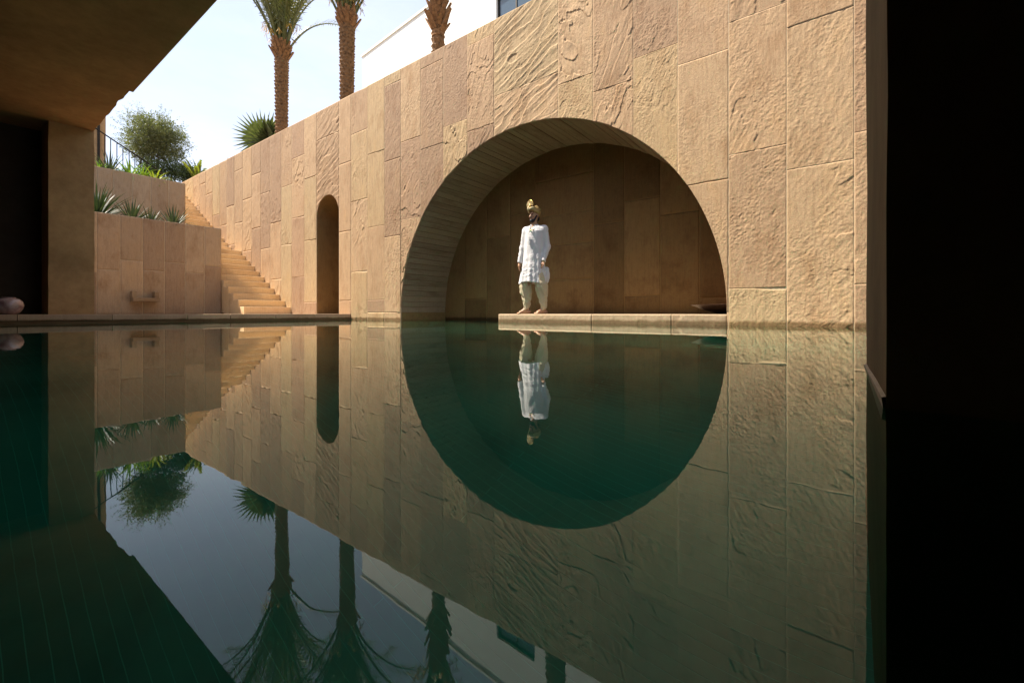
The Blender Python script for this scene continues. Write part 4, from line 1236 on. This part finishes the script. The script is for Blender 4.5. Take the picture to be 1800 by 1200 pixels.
def f_body(P):
    d = sd_capsule(P, (0.015, 0.01, 1.15), (0.015, 0.0, 1.36), 0.125, 0.13)
    d = smin(d, sd_capsule(P, (0.01, 0.01, 0.92), (0.015, 0.01, 1.15), 0.135, 0.12), 0.05)
    d = smin(d, sd_capsule(P, (-0.12, 0, 1.415), (0.16, 0.008, 1.42), 0.055, 0.055), 0.05)
    d = smin(d, sd_capsule(P, (0.015, 0.01, 1.42), (0.008, 0.0, 1.60), 0.058, 0.052), 0.03)
    # head
    hd = sd_ell(P, hp(0, 0.015, 0.03), (0.074, 0.095, 0.105), HROT)
    hd = smin(hd, sd_ell(P, hp(0, -0.02, -0.055), (0.055, 0.066, 0.062), HROT), 0.03)
    hd = smin(hd, sd_capsule(P, hp(0, -0.082, 0.018), hp(0, -0.108, -0.028), 0.010, 0.015), 0.014)      # nose
    hd = smin(hd, sd_capsule(P, hp(-0.038, -0.074, 0.03), hp(0.038, -0.074, 0.03), 0.012, 0.012), 0.012)   # brow
    for s_ in (-1, 1):
        hd = smin(hd, sd_ell(P, hp(s_ * 0.04, -0.062, -0.018), (0.022, 0.02, 0.018), HROT), 0.015)
        hd = np.maximum(hd, -sd_ell(P, hp(s_ * 0.031, -0.092, 0.010), (0.017, 0.016, 0.010), HROT))       # eye socket
        hd = smin(hd, sd_ell(P, hp(s_ * 0.076, 0.02, -0.005), (0.010, 0.020, 0.032), HROT), 0.008)         # ear
    hd = smin(hd, sd_capsule(P, hp(-0.018, -0.088, -0.052), hp(0.018, -0.088, -0.052), 0.008, 0.008), 0.008)  # lips
    hd = smin(hd, sd_capsule(P, hp(-0.012, -0.084, -0.066), hp(0.012, -0.084, -0.066), 0.008, 0.008), 0.006)
    d = smin(d, hd, 0.03)
    for sh_, el_, wr_ in ((SHL, ELL, WRL), (SHR, ELR, WRR)):
        d = smin(d, sd_capsule(P, sh_, el_, 0.046, 0.038), 0.04)
        d = smin(d, sd_capsule(P, el_, wr_, 0.041, 0.027), 0.02)
    for s_, kn, an in ((-1, KNL, ANL), (1, KNR, ANR)):
        d = smin(d, sd_capsule(P, (0.01 + s_ * 0.085, 0.01, 0.90), kn, 0.085, 0.058), 0.05)
        d = smin(d, sd_capsule(P, kn, (an[0], an[1], an[2]), 0.054, 0.036), 0.03)
    # feet: the right foot turns out to the viewer's left, the other points forward
    for an, ft in ((ANL, (-0.86, -0.42)), (ANR, (-0.62, -0.70))):
        L = math.hypot(*ft); fx, fy = ft[0] / L, ft[1] / L
        heel = (an[0] - fx * 0.05, an[1] - fy * 0.05, 0.034)
        ball = (an[0] + fx * 0.125, an[1] + fy * 0.125, 0.026)
        ft_ = sd_capsule(P, heel, ball, 0.034, 0.026)
        ft_ = smin(ft_, sd_capsule(P, (an[0], an[1], 0.10), (an[0] + fx * .09, an[1] + fy * .09, 0.04), 0.036, 0.026), 0.03)
        lx, ly = -fy, fx
        ft_ = smin(ft_, sd_capsule(P, (ball[0] + lx * .022, ball[1] + ly * .022, .022), (ball[0] - lx * .022, ball[1] - ly * .022, .022), 0.022, 0.022), 0.02)
        for k in range(5):
            o_ = (k - 2) * 0.0155; tl_ = 0.045 - abs(k - 1) * 0.006; rr_ = 0.012 if k == 0 else 0.0085
            b0 = (ball[0] + lx * o_ + fx * .012, ball[1] + ly * o_ + fy * .012, 0.016)
            ft_ = smin(ft_, sd_capsule(P, b0, (b0[0] + fx * tl_, b0[1] + fy * tl_, rr_ + 0.001), rr_, rr_ * .95), 0.006)
        ft_ = np.maximum(ft_, -P[:, 2])
        d = smin(d, ft_, 0.02)
    # hands
    for wr_, s_ in ((WRL, -1), (WRR, 1)):
        if s_ < 0:   # hangs relaxed
            dn = np.array((-0.10, -0.14, -1.0)); dn /= np.linalg.norm(dn); curl = np.array((0.55, -0.15, -0.8)); acr = np.array((0.15, -1.0, 0.1))
        else:        # half closed on the edge of the shirt
            dn = np.array((-0.30, -0.30, -0.9)); dn /= np.linalg.norm(dn); curl = np.array((-0.5, 0.35, -0.75)); acr = np.array((0.85, -0.45, -0.05))
        curl = curl / np.linalg.norm(curl); acr = acr / np.linalg.norm(acr)
        w0_ = np.array(wr_); kn_ = w0_ + dn * 0.085
        hd = sd_capsule(P, w0_ - dn * .02, w0_ + dn * 0.05, 0.025, 0.028)
        hd = smin(hd, sd_capsule(P, kn_ - acr * 0.026 - dn * .03, kn_ + acr * 0.026 - dn * .03, 0.017, 0.017), 0.02)
        for k in range(4):
            o_ = (k - 1.5) * 0.0185; ln = (0.036, 0.042, 0.040, 0.031)[k]
            b0 = kn_ + acr * o_ - dn * 0.012
            d1 = dn * 0.8 + curl * 0.35; d1 /= np.linalg.norm(d1)
            b1_ = b0 + d1 * ln; d2 = dn * 0.25 + curl * 0.8 + (np.array((0, .5, .2)) if s_ > 0 else 0); d2 /= np.linalg.norm(d2)
            b2_ = b1_ + d2 * ln * 0.75
            hd = smin(hd, np.minimum(sd_capsule(P, b0, b1_, 0.0088, 0.008), sd_capsule(P, b1_, b2_, 0.008, 0.0065)), 0.006)
        th0 = w0_ + dn * 0.03 + acr * 0.024; th1 = th0 + (dn * .6 + acr * .65) / 0.9 * 0.036; th2 = th1 + (dn * .9 + curl * .3) * 0.028
        hd = smin(hd, np.minimum(sd_capsule(P, th0, th1, 0.011, 0.0095), sd_capsule(P, th1, th2, 0.0095, 0.0075)), 0.008)
        d = smin(d, hd, 0.012)
    return d

def f_kurta(P):
    z = P[:, 2]
    # body of the shirt: elliptic section that widens to the hem
    s_ = np.interp(z, [0.50, 0.62, 0.85, 1.05, 1.25, 1.40, 1.47, 1.52], [0.262, 0.246, 0.213, 0.192, 0.190, 0.195, 0.15, 0.06])
    t_ = np.interp(z, [0.50, 0.62, 0.85, 1.05, 1.25, 1.40, 1.47, 1.52], [0.185, 0.178, 0.163, 0.148, 0.148, 0.14, 0.105, 0.055])
    cx = np.interp(z, [0.5, 0.9, 1.4, 1.52], [-0.025, 0.0, 0.018, 0.012]); cy = np.interp(z, [0.5, 0.9, 1.52], [-0.01, 0.0, 0.0])
    q = np.hypot((P[:, 0] - cx) / s_, (P[:, 1] - cy) / t_)
    ang = np.arctan2((P[:, 1] - cy) / t_, (P[:, 0] - cx) / s_)
    low = np.clip((1.25 - z) / 0.7, 0, 1)
    fold = low * 0.09 * (np.sin(ang * 9 + 3 * np.sin(z * 2.2)) * 0.55 + np.sin(ang * 17 + z * 5) * 0.3) - 0.05 * np.exp(-((ang + 1.25 + (z - 1.1) * 0.9) / 0.16) ** 2) * np.clip((1.42 - z) * 3, 0, 1)
    d = (q - 1 - fold) * np.minimum(s_, t_)
    hem = 0.532 + 0.012 * np.sin(ang * 3 + 0.6) + np.where(P[:, 0] < -0.2, -0.006, 0)
    d = np.maximum(d, hem - z); d = np.maximum(d, z - 1.50)
    sh_ = sd_capsule(P, (-0.135, 0.0, 1.425), (0.175, 0.008, 1.435), 0.068, 0.068)
    d = smin(d, sh_, 0.05)
    for a_, b_, c_ in ((SHL, ELL, WRL), (SHR, ELR, WRR)):
        sl = sd_capsule(P, a_, b_, 0.068, 0.057)
        m_ = np.array(b_); e_ = np.array(c_) + (np.array(c_) - m_) * -0.02
        sl = smin(sl, sd_capsule(P, m_, e_, 0.060, 0.043), 0.03)
        cut_ = (P - np.array(c_)) @ ((np.array(c_) - m_) / np.linalg.norm(np.array(c_) - m_))
        sl = np.maximum(sl, cut_)
        d = smin(d, sl, 0.035)
    # neck opening
    d = np.maximum(d, -sd_capsule(P, (0.005, -0.03, 1.47), (0.005, -0.06, 1.62), 0.066, 0.085))
    d = np.maximum(d, -sd_capsule(P, (-0.025, -0.15, 1.36), (-0.005, -0.10, 1.50), 0.012, 0.035))
    # a billow of cloth behind the near hand
    bl = sd_ell(P, (0.235, 0.055, 0.66), (0.055, 0.05, 0.145)); bl = np.maximum(bl, 0.525 - z)
    d = smin(d, bl, 0.03)
    return d

def f_trousers(P):
    z = P[:, 2]; d = None
    for s_, kn, an in ((-1, KNL, ANL), (1, KNR, ANR)):
        cx = np.interp(z, [0.07, 0.16, 0.34, 0.50, 0.66, 0.9], [an[0], an[0] + .005, -0.145 if s_ < 0 else 0.165, -0.155 if s_ < 0 else 0.155, -0.11 if s_ < 0 else 0.12, s_ * 0.07])
        cy = np.interp(z, [0.07, 0.5, 0.9], [an[1], kn[1] + .02, 0.01])
        rx = np.interp(z, [0.07, 0.12, 0.20, 0.34, 0.46, 0.58, 0.9], [0.050, 0.058, 0.074, 0.103, 0.120, 0.100, 0.08])
        ry = np.interp(z, [0.07, 0.12, 0.20, 0.34, 0.46, 0.58, 0.9], [0.055, 0.062, 0.075, 0.095, 0.115, 0.12, 0.12])
        q = np.hypot((P[:, 0] - cx) / rx, (P[:, 1] - cy) / ry)
        ang = np.arctan2((P[:, 1] - cy) / ry, (P[:, 0] - cx) / rx)
        drape = np.sin(z * 62 + s_ * 1.6 * np.cos(ang - (0.4 if s_ > 0 else 2.7)) * 3 + 0.8 * np.sin(ang * 2)) * 0.05 * np.clip((0.5 - z) / 0.35, 0.1, 1)
        vert = np.sin(ang * 8 + z * 9) * 0.05
        dd = (q - 1 - drape - vert) * np.minimum(rx, ry)
        dd = np.maximum(dd, (0.085 if s_ < 0 else 0.075) + 0.02 * np.sin(ang + 1) - z); dd = np.maximum(dd, z - 0.88)
        # the pouch of cloth on the outside of the knee
        pc = sd_ell(P, (s_ * 0.198 - (0.015 if s_ < 0 else 0), 0.0, 0.40), (0.055, 0.075, 0.09)); dd = smin(dd, pc, 0.05)
        d = dd if d is None else smin(d, dd, 0.02)
    return d

def skin_mat(name, colr):
    m, t, b = new_mat(name)
    n = N(t, 'ShaderNodeTexNoise', Scale=40.0, Detail=3.0)
    rp = ramp(t, n.outputs['Fac'], [(0.3, tuple(c * .85 for c in colr)), (0.7, tuple(c * 1.1 for c in colr))])
    t.links.new(rp.outputs[0], b.inputs['Base Color']); b.inputs['Roughness'].default_value = 0.5
    b.inputs['Subsurface Weight'].default_value = 0.05
    return m
M['skin'] = skin_mat('skin', (0.40, 0.215, 0.12))
def cloth_mat(name, colr, fine=160, bump=0.25):
    m, t, b = new_mat(name)
    tc = N(t, 'ShaderNodeTexCoord')
    n = N(t, 'ShaderNodeTexNoise', Scale=5.0, Detail=4.0); t.links.new(tc.outputs['Object'], n.inputs['Vector'])
    mpn = N(t, 'ShaderNodeMapping'); mpn.inputs['Scale'].default_value = (1.0, 1.0, 0.45); t.links.new(tc.outputs['Object'], mpn.inputs[0])
    n2 = N(t, 'ShaderNodeTexNoise', Scale=26.0, Detail=4.0, Roughness=0.6, Distortion=1.2); t.links.new(mpn.outputs[0], n2.inputs['Vector'])
    rp = ramp(t, n.outputs['Fac'], [(0.3, tuple(c * .93 for c in colr)), (0.7, colr)])
    t.links.new(rp.outputs[0], b.inputs['Base Color']); b.inputs['Roughness'].default_value = 0.85
    b.inputs['Specular IOR Level'].default_value = 0.15
    bm = N(t, 'ShaderNodeBump'); bm.inputs['Strength'].default_value = bump; bm.inputs['Distance'].default_value = 0.02
    t.links.new(n2.outputs['Fac'], bm.inputs['Height']); t.links.new(bm.outputs[0], b.inputs['Normal'])
    return m
M['kurta'] = cloth_mat('white_cotton', (0.60, 0.58, 0.575), bump=0.5)
M['dhoti'] = cloth_mat('cream_cotton', (0.50, 0.42, 0.28), bump=0.3)
M['turban'] = cloth_mat('gold_silk', (0.36, 0.24, 0.09), bump=0.3)
M['turban_pale'] = cloth_mat('cream_silk', (0.62, 0.49, 0.28), bump=0.2)
M['hair'] = simple_mat('black_hair', (0.012, 0.009, 0.008), 0.6, 0.2, 60, 0.4)
M['gold'] = simple_mat('gold', (0.75, 0.52, 0.14), 0.3, 0.1, 40, metal=1.0)
M['gem'] = simple_mat('green_stone', (0.05, 0.30, 0.17), 0.2, 0.1, 30)
M['eye'] = simple_mat('eye', (0.02, 0.015, 0.012), 0.15, 0.1, 30)

py_ = 0.13
pu = ux(938.5, py_)
# the front view frame: viewer is the camera, so turn the figure to face its way
ang_p = math.atan2(-pu, py_ - CAMY)
v, q = surface_nets(f_body, (-0.42, -0.26, -0.01), (0.36, 0.2, 1.84), 0.0075)
person = obj('person', mesh_np('person', v, q, True), 'skin', None, (pu, py_, PLAT_Z + 0.001))
person.rotation_euler = (0, 0, ang_p - R(20)); person.scale = (0.91, 0.93, 1.0)
tag(person, 'barefoot person in a white tunic, cream draped trousers and gold turban standing on the ledge', 'person')
v, q = surface_nets(f_kurta, (-0.36, -0.26, 0.48), (0.36, 0.26, 1.56), 0.0075)
nr = vnormals(v, q)
# wrinkles: soft diagonal pulls on the chest, rucking on the sleeves, crumples on the skirt
zz = v[:, 2]; xx = v[:, 0]
ruck = (fbm(xx * 9 + 3, zz * 26 + xx * 22, 2, 2) - .5)
crum = (fbm(xx * 11 + zz * 7, zz * 26 - xx * 9, 2, 6) - .5) + 0.8 * (fbm(xx * 16, zz * 2.5, 2, 3) - .5)
slv = ((xx < -0.195) | (xx > 0.215)) & (zz > 0.84)
amp = np.where(slv, 0.013, 0.0)
v = v + nr * (ruck * amp + crum * np.where(slv, 0.0, 0.012 * np.clip((1.2 - zz) * 3, 0.15, 1) * np.clip((zz - 0.535) * 12, 0, 1)))[:, None]
ku = obj('tunic', mesh_np('tunic', v, q, True), 'kurta', person)
v, q = surface_nets(f_trousers, (-0.33, -0.24, 0.04), (0.34, 0.24, 0.90), 0.0075)
nr = vnormals(v, q)
v = v + nr * ((fbm(v[:, 0] * 14, v[:, 2] * 22 + v[:, 0] * 12, 3, 4) - .5) * 0.02)[:, None]
obj('trousers', mesh_np('trousers', v, q, True), 'dhoti', person)
# collar and placket
cl = MB()
pts = [(0.005 + 0.068 * math.cos(a_), 0.0 + 0.064 * math.sin(a_), 1.505 + 0.012 * math.sin(a_) + (0.01 if math.sin(a_) > 0 else 0)) for a_ in np.linspace(-1.25, math.pi + 1.25, 22)]
i0 = len(cl.v)
for k in range(len(pts) - 1):
    a_, b_ = Vector(pts[k]), Vector(pts[k + 1])
    cl.poly([a_ - Vector((0, 0, .028)), b_ - Vector((0, 0, .028)), b_ + Vector((0, 0, .018)), a_ + Vector((0, 0, .018))])
co = cl.obj('collar', 'kurta', ku); mod = co.modifiers.new('thickness', 'SOLIDIFY'); mod.thickness = 0.008
pk = MB().box(-0.048, -0.012, -0.165, -0.155, 1.16, 1.30, 0.003).obj('placket', 'kurta', ku)
for zb in (1.19, 1.245): MB().lathe([(0, 0), (.006, .001), (.006, .003), (0, .004)], 10).obj('button', 'hair', ku, False, (-0.03, -0.168, zb))
# beard and hair at the nape
def f_beard(P):
    d = sd_ell(P, hp(0, -0.045, -0.092), (0.046, 0.050, 0.040), HROT)
    for s_ in (-1, 1): d = smin(d, sd_capsule(P, hp(s_ * 0.066, -0.005, -0.01), hp(s_ * 0.048, -0.045, -0.08), 0.014, 0.018), 0.02)
    d = smin(d, sd_capsule(P, hp(-0.024, -0.094, -0.040), hp(0.024, -0.094, -0.040), 0.008, 0.008), 0.008)
    d = smin(d, sd_ell(P, hp(0, 0.075, -0.04), (0.066, 0.035, 0.055), HROT), 0.01)
    return d
v, q = surface_nets(f_beard, (-0.16, -0.18, 1.5), (0.16, 0.16, 1.75), 0.005)
obj('beard', mesh_np('beard', v, q, True), 'hair', person)
for s_ in (-1, 1):
    e_ = hp(s_ * 0.031, -0.080, 0.010)
    MB().lathe([(0, -0.008), (0.006, -0.006), (0.008, 0), (0.006, 0.006), (0, 0.008)], 12).obj('eye', 'eye', person, True, tuple(e_))
# turban: wound bands round the head
tur = MB()
TC = hp(0, 0.012, 0.085)
prof_n = 8
for k in range(8):
    tilt = Euler((R(-16 + k * 5.5), R((-1) ** k * (7 + k)), 0)).to_matrix()
    rx, ry = 0.088 - 0.0085 * max(0, k - 2) + 0.004 * min(k, 2), 0.108 - 0.010 * max(0, k - 2) + 0.003 * min(k, 2)
    zc = -0.030 + k * 0.0115
    ring = []
    nn = 36
    for i in range(nn):
        a_ = 2 * math.pi * i / nn
        for j in range(prof_n):
            b_ = 2 * math.pi * j / prof_n
            rr_ = 0.021
            wv = 1 + 0.06 * math.sin(a_ * 7 + k)
            p = Vector(((rx + rr_ * .65 * math.cos(b_)) * wv * math.cos(a_), (ry + rr_ * .65 * math.cos(b_)) * wv * math.sin(a_), rr_ * math.sin(b_)))
            p = tilt @ p + Vector((0, 0, zc))
            w_ = HROT @ np.array(p) + TC
            ring.append(tuple(w_))
    i0 = len(tur.v); tur.v += ring
    for i in range(nn):
        for j in range(prof_n):
            tur.f.append((i0 + i * prof_n + j, i0 + ((i + 1) % nn) * prof_n + j, i0 + ((i + 1) % nn) * prof_n + (j + 1) % prof_n, i0 + i * prof_n + (j + 1) % prof_n))
tur.lathe([(0.0, 0.065), (0.04, 0.06), (0.07, 0.045), (0.085, 0.02), (0.085, -0.01)], 24, tuple(TC))
tu = tur.obj('turban', 'turban', person, True)
# pale band and the hanging front knot
kb = MB().tube([hp(-0.086, -0.03, 0.05), hp(-0.06, -0.09, 0.075), hp(-0.02, -0.118, 0.10), hp(0.03, -0.112, 0.112), hp(0.07, -0.07, 0.125)], [0.012, 0.017, 0.018, 0.017, 0.010], 8).obj('band', 'turban_pale', tu, True)
kb = MB().tube([hp(-0.03, -0.112, 0.15), hp(-0.035, -0.125, 0.11), hp(-0.04, -0.118, 0.06)], [0.016, 0.022, 0.012], 8).obj('knot', 'turban_pale', tu, True)
# pleated fan that rises from the knot
fn = MB(); nple = 26
base = Vector(tuple(hp(-0.02, -0.09, 0.150)))
for k in range(nple):
    A0, A1 = R(-18) + R(216) * k / nple, R(-18) + R(216) * (k + 1) / nple
    def pt(A, rr, k_):
        return base + Vector(tuple(HROT @ np.array((math.cos(A) * rr, (0.010 if k_ % 2 else -0.010) * rr / 0.075, 0.028 + math.sin(A) * rr * 0.95))))
    fn.poly([pt(A0, .008, k), pt(A1, .008, k + 1), pt(A1, 0.077, k + 1), pt(A0, 0.077, k)])
fo = fn.obj('fan', 'turban_pale', tu); mod = fo.modifiers.new('thickness', 'SOLIDIFY'); mod.thickness = 0.003
rim = MB().tube([base + Vector(tuple(HROT @ np.array((math.cos(A) * .078, 0, 0.028 + math.sin(A) * .078 * .95)))) for A in np.linspace(R(-22), R(202), 30)], 0.006, 6).obj('fan_rim', 'gold', fo, True)
MB().tube([base + Vector((0, 0, -.02)), base + Vector((0, -.004, .035))], [0.018, 0.010], 8).obj('fan_clasp', 'gold', tu, True)
# necklace
nk = MB().tube([(0.005 + 0.062 * math.cos(a_), -0.055 + 0.05 * math.sin(a_) - (0.05 if math.sin(a_) < 0 else 0) * -math.sin(a_), 1.475 + 0.07 * math.sin(a_) if math.sin(a_) < 0 else 1.475 + 0.03 * math.sin(a_)) for a_ in np.linspace(0, 2 * math.pi, 28)], 0.006, 6).obj('necklace', 'gold', person, True)
MB().lathe([(0, -.022), (.010, -.01), (.012, 0), (.006, .012), (0, .016)], 12).obj('pendant', 'gem', nk, True, (0.003, -0.160, 1.385))
